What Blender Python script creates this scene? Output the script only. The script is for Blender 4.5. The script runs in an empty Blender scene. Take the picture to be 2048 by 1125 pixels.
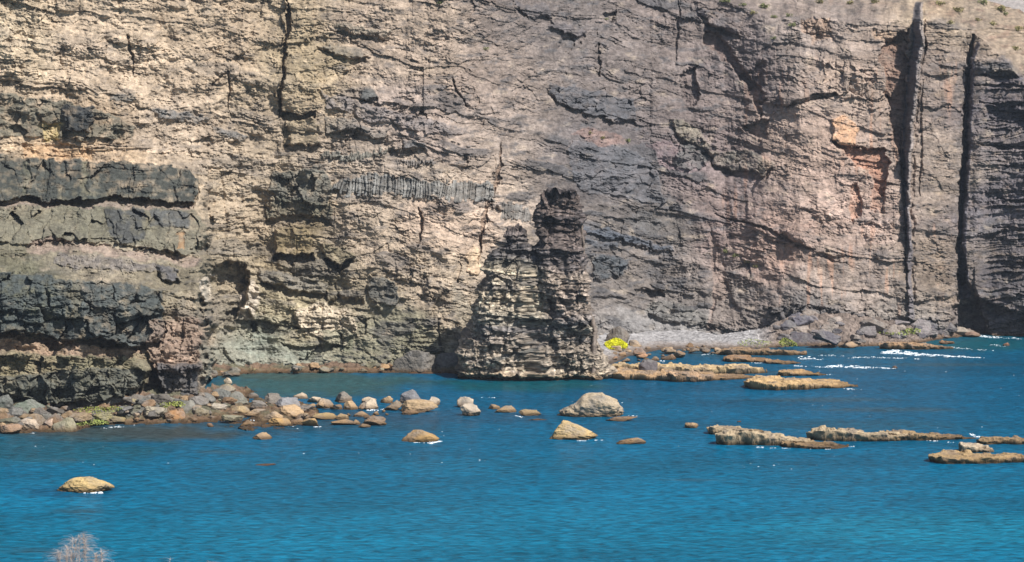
import bpy, math, random
import numpy as np

# ------------------------------------------------------------------ camera, world, sun, exposure
F = 4177.0          # focal length in pixels of a 2048 wide picture
H = 35.0            # eye height above the sea
HY = 330.0          # picture row of the horizon
sc = bpy.context.scene
C = sc.collection
cam = bpy.data.cameras.new('camera')
camo = bpy.data.objects.new('camera', cam)
C.objects.link(camo)
camo.location = (0, 0, H)
camo.rotation_euler = (math.radians(90), 0, 0)
cam.sensor_width = 36.0
cam.lens = 36.0 * F / 2048.0
cam.shift_y = (HY - 562.5) / 2048.0
cam.clip_start = 0.5
cam.clip_end = 20000
sc.camera = camo

SUN_EL, SUN_AZ = 48.0, 134.0      # azimuth clockwise from +Y (north): right and behind the viewer
w = bpy.data.worlds.new('World'); sc.world = w; w.use_nodes = True
wn = w.node_tree.nodes; wl = w.node_tree.links
sky = wn.new('ShaderNodeTexSky'); sky.sky_type = 'NISHITA'; sky.sun_disc = False
sky.sun_elevation = math.radians(SUN_EL); sky.sun_rotation = math.radians(SUN_AZ)
bg = wn['Background']; bg.inputs[1].default_value = 0.085
wl.new(sky.outputs[0], bg.inputs[0])
sd = bpy.data.lights.new('sun', 'SUN'); sd.energy = 5.0; sd.angle = math.radians(0.5); sd.color = (1.0, 0.97, 0.93)
so = bpy.data.objects.new('sun', sd); C.objects.link(so)
so.rotation_euler = (math.radians(90 - SUN_EL), 0, math.radians(180 - SUN_AZ))
so.location = (0, 0, 200)
sc.view_settings.view_transform = 'Standard'; sc.view_settings.look = 'None'
sc.view_settings.exposure = 0.38; sc.view_settings.gamma = 1.0

# ------------------------------------------------------------------ noise
rs = np.random.RandomState(7)
PERM = rs.permutation(1024).astype(np.int32); PERM = np.concatenate([PERM, PERM, PERM])
ANG = rs.rand(1024) * 2 * np.pi
GX_, GY_ = np.cos(ANG).astype(np.float32), np.sin(ANG).astype(np.float32)
RND = rs.rand(1024).astype(np.float32); RND2 = rs.rand(1024).astype(np.float32); RND3 = rs.rand(1024).astype(np.float32)

def h2(i, j, s=0):
    return PERM[PERM[(i + s * 131) & 1023] + ((j + s * 57) & 1023)]

def pn(x, y, s=0):
    xi = np.floor(x); yi = np.floor(y)
    fx = (x - xi).astype(np.float32); fy = (y - yi).astype(np.float32)
    xi = xi.astype(np.int32); yi = yi.astype(np.int32)
    u = fx * fx * fx * (fx * (fx * 6 - 15) + 10); v = fy * fy * fy * (fy * (fy * 6 - 15) + 10)
    def g(a, b):
        k = h2(xi + a, yi + b, s)
        return GX_[k] * (fx - a) + GY_[k] * (fy - b)
    n0 = g(0, 0); n1 = g(1, 0); n2 = g(0, 1); n3 = g(1, 1)
    a = n0 + u * (n1 - n0); b = n2 + u * (n3 - n2)
    return (a + v * (b - a)) * 1.4

def fbm(x, y, o=4, s=0, gain=0.5):
    r = 0; a = 1.0; t = 0
    for k in range(o):
        r = r + a * pn(x, y, s + k * 3); t += a
        a *= gain; x = x * 2.03 + 11.3; y = y * 2.03 + 5.7
    return r / t * 1.4

def ridge(x, y, o=3, s=0):
    r = 0; a = 1.0
    for k in range(o):
        r = r + a * (1 - 2.2 * np.abs(pn(x, y, s + k * 5)))
        a *= 0.5; x = x * 2.1 + 3.1; y = y * 2.1 + 7.7
    return r / 1.75

def cells(x, y, s=0, jit=0.9):
    """nearest jittered cell: distance, second distance, cell hash, offset to its centre"""
    xi = np.floor(x).astype(np.int32); yi = np.floor(y).astype(np.int32)
    f1 = np.full(x.shape, 9.0, np.float32); f2 = f1.copy(); idc = np.zeros(x.shape, np.int32)
    ox = np.zeros(x.shape, np.float32); oy = ox.copy()
    for a in (-1, 0, 1):
        for b in (-1, 0, 1):
            k = h2(xi + a, yi + b, s)
            dx = (xi + a + 0.5 + (RND[k] - 0.5) * jit - x).astype(np.float32)
            dy = (yi + b + 0.5 + (RND2[k] - 0.5) * jit - y).astype(np.float32)
            d = dx * dx + dy * dy
            m = d < f1
            f2 = np.where(m, f1, np.minimum(f2, d))
            f1 = np.where(m, d, f1); idc = np.where(m, k, idc)
            ox = np.where(m, dx, ox); oy = np.where(m, dy, oy)
    return np.sqrt(f1), np.sqrt(f2), idc, ox, oy

def facets(x, y, s=0, cr=0.18):
    """tilted flat faces meeting in cracks"""
    f1, f2, k, ox, oy = cells(x, y, s)
    return (RND3[k] - 0.5) + (RND[k] - 0.5) * 1.6 * ox + (RND2[k] - 0.5) * 1.6 * oy - cr * (1 - sm(0.0, 0.12, f2 - f1))

def sm(a, b, x):
    t = np.clip((x - a) / (b - a), 0, 1)
    return t * t * (3 - 2 * t)

def pn3(p, s=0):
    """3-D noise from three slices, p (n,3)"""
    return (pn(p[:, 0] + 0.37 * p[:, 2], p[:, 1] - 0.61 * p[:, 2], s) + pn(p[:, 1] + 9.1 + 0.4 * p[:, 0], p[:, 2] + 0.33 * p[:, 0], s + 1)
            + pn(p[:, 2] + 4.7 - 0.5 * p[:, 1], p[:, 0] + 3.3 + 0.2 * p[:, 1], s + 2)) * 0.6

def fbm3(p, o=3, s=0):
    r = 0; a = 1.0; t = 0
    for k in range(o):
        r = r + a * pn3(p, s + 7 * k); t += a; a *= 0.5; p = p * 2.07 + 3.1
    return r / t

def lin(c):
    c = np.asarray(c, np.float64) / 255.0
    return np.where(c <= 0.04045, c / 12.92, ((c + 0.055) / 1.055) ** 2.4)

def interp(x, xs, ys):
    return np.interp(x, xs, ys).astype(np.float32)

# ------------------------------------------------------------------ mesh and object helpers
def grid_faces(nr, nc, keep=None, wrap=False):
    r = np.arange(nr - 1); c = np.arange(nc if wrap else nc - 1)
    R, K = np.meshgrid(r, c, indexing='ij')
    K2 = (K + 1) % nc
    q = np.stack([R * nc + K, (R + 1) * nc + K, (R + 1) * nc + K2, R * nc + K2], -1)
    if keep is not None:
        q = q[keep]
    return q.reshape(-1, 4)

def mesh_from(name, v, q, col=None, tris=False, smooth=True):
    me = bpy.data.meshes.new(name)
    n = q.shape[1]
    used = np.unique(q)
    if len(used) < len(v):
        mp = np.full(len(v), -1, np.int64); mp[used] = np.arange(len(used))
        q = mp[q]; v = v[used]
        if col is not None: col = col[used]
    me.vertices.add(len(v)); me.vertices.foreach_set('co', np.ascontiguousarray(v, np.float32).ravel())
    me.loops.add(q.size); me.loops.foreach_set('vertex_index', np.ascontiguousarray(q, np.int32).ravel())
    me.polygons.add(len(q)); me.polygons.foreach_set('loop_start', np.arange(0, q.size, n, dtype=np.int32))
    me.update(calc_edges=True)
    if not smooth:
        me.shade_flat()
    if col is not None:
        at = me.color_attributes.new('albedo', 'FLOAT_COLOR', 'POINT')
        c4 = np.ones((len(v), 4), np.float32); c4[:, :3] = col
        at.data.foreach_set('color', c4.ravel())
    return me

def obj(name, me, mat, parent=None, loc=(0, 0, 0)):
    o = bpy.data.objects.new(name, me); C.objects.link(o); o.location = loc
    if mat is not None and not me.materials: me.materials.append(mat)
    if parent is not None: o.parent = parent
    return o

def tag(o, label=None, cat=None, group=None, kind=None):
    if label: o['label'] = label
    if cat: o['category'] = cat
    if group: o['group'] = group
    if kind: o['kind'] = kind
    return o

def empty(name, loc):
    o = bpy.data.objects.new(name, None); C.objects.link(o); o.location = loc
    return o

def at_water(px, py, z=0.0):
    D = (H - z) * F / (py - HY)
    return np.array([(px - 1024) * D / F, D, z])

# ------------------------------------------------------------------ materials
def nodes(name):
    m = bpy.data.materials.new(name); m.use_nodes = True
    nt = m.node_tree
    return m, nt.nodes, nt.links, nt.nodes['Principled BSDF']

def rock_material(name, use_attr=True, fine=1.0, stain=True):
    m, n, l, b = nodes(name)
    geo = n.new('ShaderNodeNewGeometry')
    if use_attr:
        a = n.new('ShaderNodeAttribute'); a.attribute_name = 'albedo'; base = a.outputs['Color']
    else:
        a = n.new('ShaderNodeObjectInfo'); base = a.outputs['Color']
    # mottling
    if not use_attr:
        t0 = n.new('ShaderNodeTexNoise'); t0.inputs['Scale'].default_value = 0.45; t0.inputs['Detail'].default_value = 6; t0.inputs['Roughness'].default_value = 0.6
        l.new(geo.outputs['Position'], t0.inputs['Vector'])
        r0 = n.new('ShaderNodeMapRange'); r0.inputs[1].default_value = 0.46; r0.inputs[2].default_value = 0.62; r0.inputs[4].default_value = 0.65; l.new(t0.outputs[0], r0.inputs[0])
        m0 = n.new('ShaderNodeMix'); m0.data_type = 'RGBA'; l.new(r0.outputs[0], m0.inputs[0]); l.new(base, m0.inputs[6]); m0.inputs[7].default_value = (0.20, 0.185, 0.17, 1)
        base = m0.outputs[2]
    t1 = n.new('ShaderNodeTexNoise'); t1.inputs['Scale'].default_value = 0.9 * fine; t1.inputs['Detail'].default_value = 8; t1.inputs['Roughness'].default_value = 0.65
    l.new(geo.outputs['Position'], t1.inputs['Vector'])
    r1 = n.new('ShaderNodeMapRange'); r1.inputs[1].default_value = 0.3; r1.inputs[2].default_value = 0.7; r1.inputs[3].default_value = 0.66; r1.inputs[4].default_value = 1.3
    l.new(t1.outputs[0], r1.inputs[0])
    t2 = n.new('ShaderNodeTexNoise'); t2.inputs['Scale'].default_value = 5.0 * fine; t2.inputs['Detail'].default_value = 4; t2.inputs['Roughness'].default_value = 0.7
    l.new(geo.outputs['Position'], t2.inputs['Vector'])
    r2 = n.new('ShaderNodeMapRange'); r2.inputs[1].default_value = 0.3; r2.inputs[2].default_value = 0.7; r2.inputs[3].default_value = 0.75; r2.inputs[4].default_value = 1.22
    l.new(t2.outputs[0], r2.inputs[0])
    mu = n.new('ShaderNodeMath'); mu.operation = 'MULTIPLY'; l.new(r1.outputs[0], mu.inputs[0]); l.new(r2.outputs[0], mu.inputs[1])
    mx = n.new('ShaderNodeVectorMath'); mx.operation = 'SCALE'; l.new(base, mx.inputs[0]); l.new(mu.outputs[0], mx.inputs['Scale'])
    out = mx.outputs[0]
    if stain:
        sp = n.new('ShaderNodeSeparateXYZ'); l.new(geo.outputs['Position'], sp.inputs[0])
        ad = n.new('ShaderNodeMath'); ad.operation = 'MULTIPLY_ADD'; ad.inputs[1].default_value = -1.6; l.new(t1.outputs[0], ad.inputs[0]); l.new(sp.outputs[2], ad.inputs[2])
        ramp = n.new('ShaderNodeMapRange'); ramp.inputs[1].default_value = -0.7; ramp.inputs[2].default_value = 0.1; ramp.inputs[3].default_value = 0.7; ramp.inputs[4].default_value = 0.0
        l.new(ad.outputs[0], ramp.inputs[0])
        mc = n.new('ShaderNodeMix'); mc.data_type = 'RGBA'; l.new(ramp.outputs[0], mc.inputs[0]); l.new(out, mc.inputs[6])
        mc.inputs[7].default_value = (0.19, 0.11, 0.05, 1)
        wet = n.new('ShaderNodeMapRange'); wet.inputs[1].default_value = 0.12; wet.inputs[2].default_value = 0.5; wet.inputs[3].default_value = 0.42; wet.inputs[4].default_value = 1.0
        l.new(sp.outputs[2], wet.inputs[0])
        m2 = n.new('ShaderNodeVectorMath'); m2.operation = 'SCALE'; l.new(mc.outputs[2], m2.inputs[0]); l.new(wet.outputs[0], m2.inputs['Scale'])
        out = m2.outputs[0]
    l.new(out, b.inputs['Base Color'])
    b.inputs['Roughness'].default_value = 0.9; b.inputs['Specular IOR Level'].default_value = 0.15
    # fine relief
    t3 = n.new('ShaderNodeTexNoise'); t3.inputs['Scale'].default_value = 2.2 * fine; t3.inputs['Detail'].default_value = 9; t3.inputs['Roughness'].default_value = 0.72
    l.new(geo.outputs['Position'], t3.inputs['Vector'])
    bu = n.new('ShaderNodeBump'); bu.inputs['Strength'].default_value = 0.8; bu.inputs['Distance'].default_value = 0.45 / fine
    l.new(t3.outputs[0], bu.inputs['Height']); l.new(bu.outputs[0], b.inputs['Normal'])
    return m

M_CLIFF = rock_material('cliff_rock', True, 1.0, True)
M_STACK = rock_material('stack_rock', True, 1.3, True)
M_ROCK = rock_material('boulder_rock', False, 2.0, True)
M_HILL = rock_material('hill_ground', True, 0.5, False)

def plain_mat(name, c, rough=0.8, scale=3.0, var=0.35):
    m, n, l, b = nodes(name)
    geo = n.new('ShaderNodeNewGeometry')
    t = n.new('ShaderNodeTexNoise'); t.inputs['Scale'].default_value = scale; t.inputs['Detail'].default_value = 5
    l.new(geo.outputs['Position'], t.inputs['Vector'])
    r = n.new('ShaderNodeMapRange'); r.inputs[1].default_value = 0.3; r.inputs[2].default_value = 0.7
    r.inputs[3].default_value = 1 - var; r.inputs[4].default_value = 1 + var
    l.new(t.outputs[0], r.inputs[0])
    s = n.new('ShaderNodeVectorMath'); s.operation = 'SCALE'; s.inputs[0].default_value = c
    l.new(r.outputs[0], s.inputs['Scale']); l.new(s.outputs[0], b.inputs['Base Color'])
    b.inputs['Roughness'].default_value = rough; b.inputs['Specular IOR Level'].default_value = 0.2
    return m

M_ALGAE = plain_mat('green_algae', (0.62, 0.60, 0.02), 0.7, 2.0, 0.35)
M_ALGAE3 = plain_mat('olive_algae', (0.24, 0.26, 0.06), 0.7, 2.0, 0.5)
M_ALGAE2 = plain_mat('pale_algae', (0.26, 0.29, 0.08), 0.7, 2.0, 0.4)
M_LEAF = plain_mat('shrub_leaf', (0.19, 0.20, 0.08), 0.7, 1.0, 0.4)
M_LEAF2 = plain_mat('dry_leaf', (0.25, 0.22, 0.09), 0.7, 1.0, 0.4)
M_WOOD = plain_mat('twig', (0.12, 0.09, 0.06))
M_DRY = plain_mat('dry_bush', (0.50, 0.42, 0.37), 0.9, 30.0, 0.3)
M_FOAM = plain_mat('sea_foam', (0.75, 0.79, 0.8), 0.6, 1.5, 0.1)

# ------------------------------------------------------------------ the cliff face
X0, X1, Y0, Y1, ST = -150.0, 2190.0, -80.0, 872.0, 1.0
pxs = np.arange(X0, X1, ST, dtype=np.float32); pys = np.arange(Y0, Y1, ST, dtype=np.float32)
NC, NR = len(pxs), len(pys)
PX, PY = np.meshgrid(pxs, pys)

FOOT_X = [-200, 0, 150, 300, 395, 408, 424, 520, 600, 900, 1000, 1120, 1200, 1300, 1450, 1600, 1800, 1900, 1926, 1945, 2048, 2300]
FOOT_D = [283, 285, 286, 290, 297, 306, 350, 357, 358, 361, 370, 392, 406, 418, 420, 412, 418, 424, 428, 428, 423, 408]
K_X = [-200, 0, 300, 450, 600, 900, 1050, 1200, 1450, 1560, 1700, 1800, 1900, 2000, 2200]
K_V = [0.42, 0.42, 0.42, 0.42, 0.42, 0.45, 0.50, 0.58, 0.58, 0.56, 0.52, 0.48, 0.46, 0.44, 0.44]

def base_depth(px, py):
    # the near headland steps forward only below the long dark band; higher up the wall is continuous
    df = interp(px, FOOT_X, FOOT_D); k = interp(px, K_X, K_V)
    hi = interp(px, [-200, 0, 300, 520, 700], [330, 334, 344, 356, 358])
    t = sm(290, 620, py)
    lo = np.where(px < 700, hi + (df - hi) * t, df)
    return (lo + k * H) / (1 + k * (py - HY) / F)

# above the rim at the right the ground leans back into a slope
RIM_X = [1300, 1420, 1560, 1700, 1790, 1850, 1930, 1985, 2048, 2200]
RIM_Y = [-60, -5, 40, 45, 40, 35, 62, 95, 165, 230]
rim = interp(PX, RIM_X, RIM_Y) + 10 * fbm(PX / 60, PX * 0 + 3, 3, 4)
above = np.clip(rim - PY, 0, None)

# strata coordinate
mx = np.array([-200, 0, 400, 500, 700, 1000, 1250, 1450, 1650, 1800, 1900, 1960, 2200], float)
mv = np.array([0.03, 0.03, 0.04, 0.07, 0.16, 0.26, 0.28, 0.24, 0.27, 0.18, 0.03, -0.02, -0.03])
xx = np.arange(-220, 2260, 2.0); SS = np.cumsum(np.interp(xx, mx, mv)) * 2.0
def S_of(px): return np.interp(px, xx, SS).astype(np.float32)
wrp = fbm(PX / 220, PY / 160, 3, 11)
T = PY - S_of(PX) - 0.12 * (PX - 500) * (PX < 500) * sm(290, 150, PY) + 22 * wrp + 3.5 * fbm(PX / 45, PY / 30, 3, 15)
GX = PX + 7 * fbm(PX / 34, PY / 34, 3, 21) + 2.2 * fbm(PX / 9, PY / 9, 2, 25)
GY = PY + 6 * fbm(PX / 38, PY / 26, 3, 31) + 2.0 * fbm(PX / 9, PY / 8, 2, 35)

D = base_depth(np.where(PX < 700, PX + 2.2 * (GX - PX) + 14 * fbm(PY / 60, PX * 0, 3, 19), PX), PY).astype(np.float32)
D += np.where(PX > 1300, above * 0.42, 0)
# faults: neighbouring blocks of the wall carry the beds at different heights
_, _, kf, _, _ = cells(GX / 105 + 0.3 * PY / 105, GY / 70, 201)
_, _, kg, _, _ = cells(GX / 42, GY / 30 + 0.2 * PX / 42, 205)
T = T + 13 * (RND[kf] - 0.5) + 3.5 * (RND2[kg] - 0.5)

def strata(T, X, period, blen, seed, over=0.6, crack=0.12):
    r = np.random.RandomState(seed)
    hs = period * (0.35 + 1.3 * r.rand(int(6000 / period)))
    bd = -1400 + np.cumsum(hs)
    ix = np.clip(np.searchsorted(bd, T.ravel()), 1, len(bd) - 1).reshape(T.shape)
    fr = ((T - bd[ix - 1]) / (bd[ix] - bd[ix - 1])).astype(np.float32)
    n = len(bd)
    a = r.rand(n).astype(np.float32); b = r.rand(n).astype(np.float32) * 40
    x = X / (blen * (0.5 + a[ix])) + b[ix]
    x = x + 0.35 * np.sin(x * 2.3 + b[ix])
    j = np.floor(x); fx = (x - j).astype(np.float32); j = j.astype(np.int32)
    k = h2(ix.astype(np.int32), j, seed)
    tint = RND2[k]; lay = r.rand(n).astype(np.float32)[ix]
    v = (RND[k] - 0.5) * 0.9 + (lay - 0.5) * 0.7 + (RND3[k] - 0.5) * (fx - 0.5) * 0.9
    v = v + over * (fr - 0.5)
    v = v - crack * (1 - sm(0.0, 0.07, np.minimum(fx, 1 - fx))) * (RND3[k] > 0.35)
    return v.astype(np.float32), lay, tint

def box(pts, pad):
    p = np.array(pts, float)
    c0 = max(0, int((p[:, 0].min() - pad - X0) / ST)); c1 = min(NC, int((p[:, 0].max() + pad - X0) / ST) + 1)
    r0 = max(0, int((p[:, 1].min() - pad - Y0) / ST)); r1 = min(NR, int((p[:, 1].max() + pad - Y0) / ST) + 1)
    return slice(r0, r1), slice(c0, c1)

def seg_dist(x, y, pts, closed=False, widths=None):
    d = np.full(x.shape, 1e9, np.float32)
    n = len(pts)
    for i in range(n if closed else n - 1):
        ax, ay = pts[i][:2]; bx, by = pts[(i + 1) % n][:2]
        ex, ey = bx - ax, by - ay
        t = np.clip(((x - ax) * ex + (y - ay) * ey) / (ex * ex + ey * ey + 1e-9), 0, 1)
        dd = np.hypot(x - ax - t * ex, y - ay - t * ey)
        if widths is not None:
            dd = dd - (widths[i] + t * (widths[i + 1] - widths[i])) * 0.5
        d = np.minimum(d, dd)
    return d

def inside(x, y, pts):
    c = np.zeros(x.shape, bool); n = len(pts)
    for i in range(n):
        ax, ay = pts[i]; bx, by = pts[(i + 1) % n]
        if ay == by: continue
        m = ((ay > y) != (by > y)) & (x < (bx - ax) * (y - ay) / (by - ay) + ax)
        c ^= m
    return c

def poly(pts, soft=4.0, rough=1.0):
    """mask of a region with ragged edges -> (slices, 0..1)"""
    s = box(pts, 25 + soft)
    x = PX[s] + (GX[s] - PX[s]) * rough; y = PY[s] + (GY[s] - PY[s]) * rough
    d = seg_dist(x, y, pts, True); ins = inside(x, y, pts)
    sdv = np.where(ins, d, -d)
    return s, sm(-soft * 0.5, soft * 0.5, sdv), sdv

def stroke(pts, widths, soft=2.0, rough=1.0):
    if not hasattr(widths, '__len__'): widths = [widths] * len(pts)
    s = box(pts, 25 + max(widths))
    x = PX[s] + (GX[s] - PX[s]) * rough; y = PY[s] + (GY[s] - PY[s]) * rough
    d = seg_dist(x, y, pts, False, widths) + 1.3 * fbm(PX[s] / 7, PY[s] / 13, 3, 171) * rough * (0.5 + np.mean(widths) * 0.25)
    return s, 1 - sm(-soft * 0.5, soft * 0.5, d)

# --- colour field of the rock (sunlit appearance of the clean stone)
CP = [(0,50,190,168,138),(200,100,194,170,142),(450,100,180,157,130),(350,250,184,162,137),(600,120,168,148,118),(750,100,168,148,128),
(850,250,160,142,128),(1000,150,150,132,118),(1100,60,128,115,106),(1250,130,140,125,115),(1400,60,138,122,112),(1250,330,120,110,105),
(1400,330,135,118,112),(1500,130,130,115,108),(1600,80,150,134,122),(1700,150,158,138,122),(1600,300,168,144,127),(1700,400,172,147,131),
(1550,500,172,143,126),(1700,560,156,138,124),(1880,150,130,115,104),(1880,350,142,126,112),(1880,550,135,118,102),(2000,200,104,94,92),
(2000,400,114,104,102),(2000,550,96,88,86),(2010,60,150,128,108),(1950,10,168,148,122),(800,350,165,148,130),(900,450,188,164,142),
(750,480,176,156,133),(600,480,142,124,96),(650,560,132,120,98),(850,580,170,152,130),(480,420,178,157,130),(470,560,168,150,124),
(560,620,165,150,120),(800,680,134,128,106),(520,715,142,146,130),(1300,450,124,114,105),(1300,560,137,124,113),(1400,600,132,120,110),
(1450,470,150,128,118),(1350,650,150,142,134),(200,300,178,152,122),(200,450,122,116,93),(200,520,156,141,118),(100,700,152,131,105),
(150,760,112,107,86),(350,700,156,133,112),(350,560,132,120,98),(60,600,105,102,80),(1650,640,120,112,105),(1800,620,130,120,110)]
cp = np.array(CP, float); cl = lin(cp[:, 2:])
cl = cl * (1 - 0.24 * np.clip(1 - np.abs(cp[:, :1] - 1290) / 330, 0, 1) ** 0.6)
gx = np.arange(X0 - 20, X1 + 60, 20.0); gy = np.arange(Y0 - 20, Y1 + 60, 20.0)
gxx, gyy = np.meshgrid(gx, gy)
wgt = 1.0 / ((((gxx[..., None] - cp[:, 0]) ** 2 + (1.4 * (gyy[..., None] - cp[:, 1])) ** 2) / 6000 + 0.25) ** 2)
coarse = (wgt[..., None] * cl).sum(2) / wgt.sum(2)[..., None]
def up(cr, x, y):
    u = (x - gx[0]) / 20; v = (y - gy[0]) / 20
    i = np.clip(u.astype(int), 0, len(gx) - 2); j = np.clip(v.astype(int), 0, len(gy) - 2)
    fu = (u - i)[..., None]; fv = (v - j)[..., None]
    return ((cr[j, i] * (1 - fu) + cr[j, i + 1] * fu) * (1 - fv) + (cr[j + 1, i] * (1 - fu) + cr[j + 1, i + 1] * fu) * fv).astype(np.float32)
wx = 60 * fbm(PX / 120, PY / 80, 3, 41); wy = 40 * fbm(PX / 120, PY / 80, 3, 47)
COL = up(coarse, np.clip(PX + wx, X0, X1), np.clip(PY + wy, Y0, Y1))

# --- relief
s70, l70, t70 = strata(T, PX, 62, 150, 101, over=0.5)
s28, l28, t28 = strata(T, PX, 24, 75, 102, over=0.6)
s11, l11, t11 = strata(T + 2.5 * fbm(PX / 30, PY / 30, 2, 52), PX, 10, 34, 103, over=0.8)
s5, l5, t5 = strata(T + 2.0 * fbm(PX / 14, PY / 14, 2, 53), PX, 4.6, 16, 104, over=0.9)
amp = 0.75 + 0.9 * fbm(PX / 130, PY / 100, 3, 61)          # how broken the rock is, from place to place
amp = np.clip(amp, 0.25, 1.6)
amp2 = np.clip(0.7 + 1.3 * fbm(PX / 60, PY / 40, 3, 65), 0.1, 1.8)
big = fbm(PX / 330, PY / 420, 3, 71)
mid = fbm(PX / 75, PY / 60, 4, 75)
vr = ridge(GX / 70, PY / 260, 3, 81)                           # vertical ribs and gullies
fc = facets(GX / 34, GY / 26, 85)
fc2 = facets(GX / 12, GY / 9, 87)
fa = facets(GX / 58 + 0.35 * PY / 58, GY / 40 - 0.1 * PX / 40, 83)
fd = facets((GX + 0.5 * GY) / 19, (GY - 0.3 * GX) / 15, 89)
patch = sm(-0.25, 0.35, fbm(PX / 90, PY / 70, 3, 93))            # bedded here, blocky there
wide = sm(-0.1, 0.3, fbm(PX / 50, PY / 22, 3, 94))
strong = sm(0.05, 0.45, fbm(PX / 110, PY / 45, 4, 98))            # beds that stand out only in places
calm = sm(0.0, 0.4, fbm(GX / 120, GY / 75, 3, 96))
for cx_, cy_, rx_, ry_ in ((1480, 385, 60, 60), (950, 520, 22, 50), (1720, 540, 110, 60), (1560, 560, 60, 60), (1300, 625, 90, 30), (1640, 240, 50, 60), (880, 470, 60, 50), (330, 40, 90, 40), (500, 700, 90, 40), (1330, 215, 50, 40), (1390, 90, 40, 40)):
    calm = np.maximum(calm, 1 - sm(0.6, 1.2, np.hypot((GX - cx_) / rx_, (GY - cy_) / ry_)))
ck_ = 1 - 0.62 * calm
rel = (3.6 * big + 1.5 * mid + 0.7 * vr + 0.75 * s70 * amp + ck_ * (s28 * amp * (0.24 + 0.55 * strong) + s11 * amp2 * (0.14 + 0.24 * wide) + s5 * amp2 * (0.07 + 0.12 * patch)
       + 0.75 * fa * amp + 0.42 * fc + 0.26 * fd * (1.2 - patch) * amp2 + 0.22 * fc2 * amp2) + (0.4 + 0.6 * ck_) * (0.20 * fbm(PX / 20, PY / 10, 4, 90) * (0.6 + amp2)
       + 0.17 * fbm(PX / 5.5, PY / 3.0, 2, 91) * (0.5 + amp2)))
mass = np.zeros_like(rel)      # extra relief from the named features
REL = rel

# thin dark beds and stains running along the strata
darkbed = sm(0.62, 0.8, l28 + 0.35 * fbm(PX / 90, PY / 30, 3, 95)) * sm(-0.15, 0.2, fbm(PX / 140, PY / 60, 3, 97))
darkbed *= interp(PX, [0, 500, 900, 1100, 1400, 1550, 1800, 2000], [0.3, 0.5, 0.9, 1.2, 1.1, 0.35, 0.5, 1.0])
tintv = (0.86 + 0.22 * l28 + 0.14 * (t28 - 0.5) + 0.18 * (l11 - 0.5) + 0.16 * (t11 - 0.5) + 0.12 * (l5 - 0.5))
COL *= tintv[..., None].astype(np.float32)
grey = np.array(lin((98, 94, 92)), np.float32)
mass += 0.6 * darkbed
COL += (grey * 0.8 - COL) * (0.8 * np.clip(darkbed, 0, 1))[..., None]
n1 = fbm(PX / 34 + PY / 90, PY / 15, 5, 99, 0.6)
COL += (grey * 0.85 - COL) * (sm(0.05, 0.5, n1) * 0.7)[..., None] * interp(PX, [0, 600, 1000, 1500, 1600, 2000], [0.35, 0.6, 1, 1, 0.6, 0.8])[..., None]
pale = np.array(lin((205, 182, 155)), np.float32)
COL += (pale - COL) * (sm(0.3, 0.7, fbm(PX / 40, PY / 22, 4, 103)) * 0.30)[..., None]
# rusty and ochre water streaks below the beds at the right
ru = sm(0.15, 0.5, fbm(PX / 14, PY / 120, 3, 107)) * sm(0.0, 0.4, fbm(PX / 120, PY / 120, 2, 109)) * interp(PX, [1400, 1500, 1780, 1820, 1900, 1930], [0, 0.6, 0.6, 0.4, 0.6, 0])
COL += (np.array(lin((190, 140, 108)), np.float32) - COL) * (ru * 0.55)[..., None]

# slope above the rim: loose ochre ground
tp = np.where(PX > 1300, sm(-4, 22, above + 14 * fbm(PX / 22, PY / 14, 3, 152)), 0).astype(np.float32) * interp(PX, [1300, 1600, 1840, 1870], [0.2, 0.2, 0.3, 1.0])
oc = np.array(lin((156, 134, 110)), np.float32) * (0.85 + 0.6 * fbm(PX / 16, PY / 6, 5, 151, 0.65))[..., None] * (1 + sm(0, .5, fbm(PX / 40, PY / 16, 3, 153))[..., None] * np.array([-0.12, -0.22, -0.22], np.float32))
COL += (oc - COL) * (tp * 0.8)[..., None]
REL *= (1 - 0.35 * tp)
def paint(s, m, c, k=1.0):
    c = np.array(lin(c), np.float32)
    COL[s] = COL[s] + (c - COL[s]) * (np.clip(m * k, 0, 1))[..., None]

def region(pts, dz=0.0, col=None, k=0.9, soft=5.0, fac=None, facs=(34, 26), rough=1.5, under=0.0, mot=0.5):
    """a bed or block: pushed out dz metres, tinted, optionally undercut along its lower edge"""
    s, m, sdv = poly(pts, soft, rough)
    mass[s] += m * dz
    if fac: mass[s] += m * fac * facets(GX[s] / facs[0], GY[s] / facs[1], 120 + len(pts))
    if under:
        p = np.array(pts, float)
        s2, m2, _ = poly([(a, b + 13) for a, b in pts], soft, rough)
        # only below the block itself
        full = np.zeros(PX.shape, np.float32); full[s2] = m2
        fm = np.zeros(PX.shape, np.float32); fm[s] = m
        mass[...] -= np.clip(full - fm, 0, 1) * under
    if col is not None:
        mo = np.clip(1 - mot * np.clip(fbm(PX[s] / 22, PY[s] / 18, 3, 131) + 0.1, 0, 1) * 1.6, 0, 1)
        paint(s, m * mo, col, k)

def cut(pts, widths, dz, col=None, k=0.6, soft=2.5, rough=1.0):
    if hasattr(widths, '__len__') and max(widths) < 18 and dz < 0: widths = [min(1.0, widths[0])] + list(widths[1:-1]) + [min(1.0, widths[-1])] if len(widths) > 2 else widths
    s, m = stroke(pts, widths, soft, rough)
    mass[s] += m * (dz if abs(dz) > 3 else dz * 0.75)
    if col is not None: paint(s, m, col, k)

DK = (70, 72, 66); DK2 = (92, 92, 80); OL = (122, 115, 96); PK = (168, 132, 112)
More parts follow.
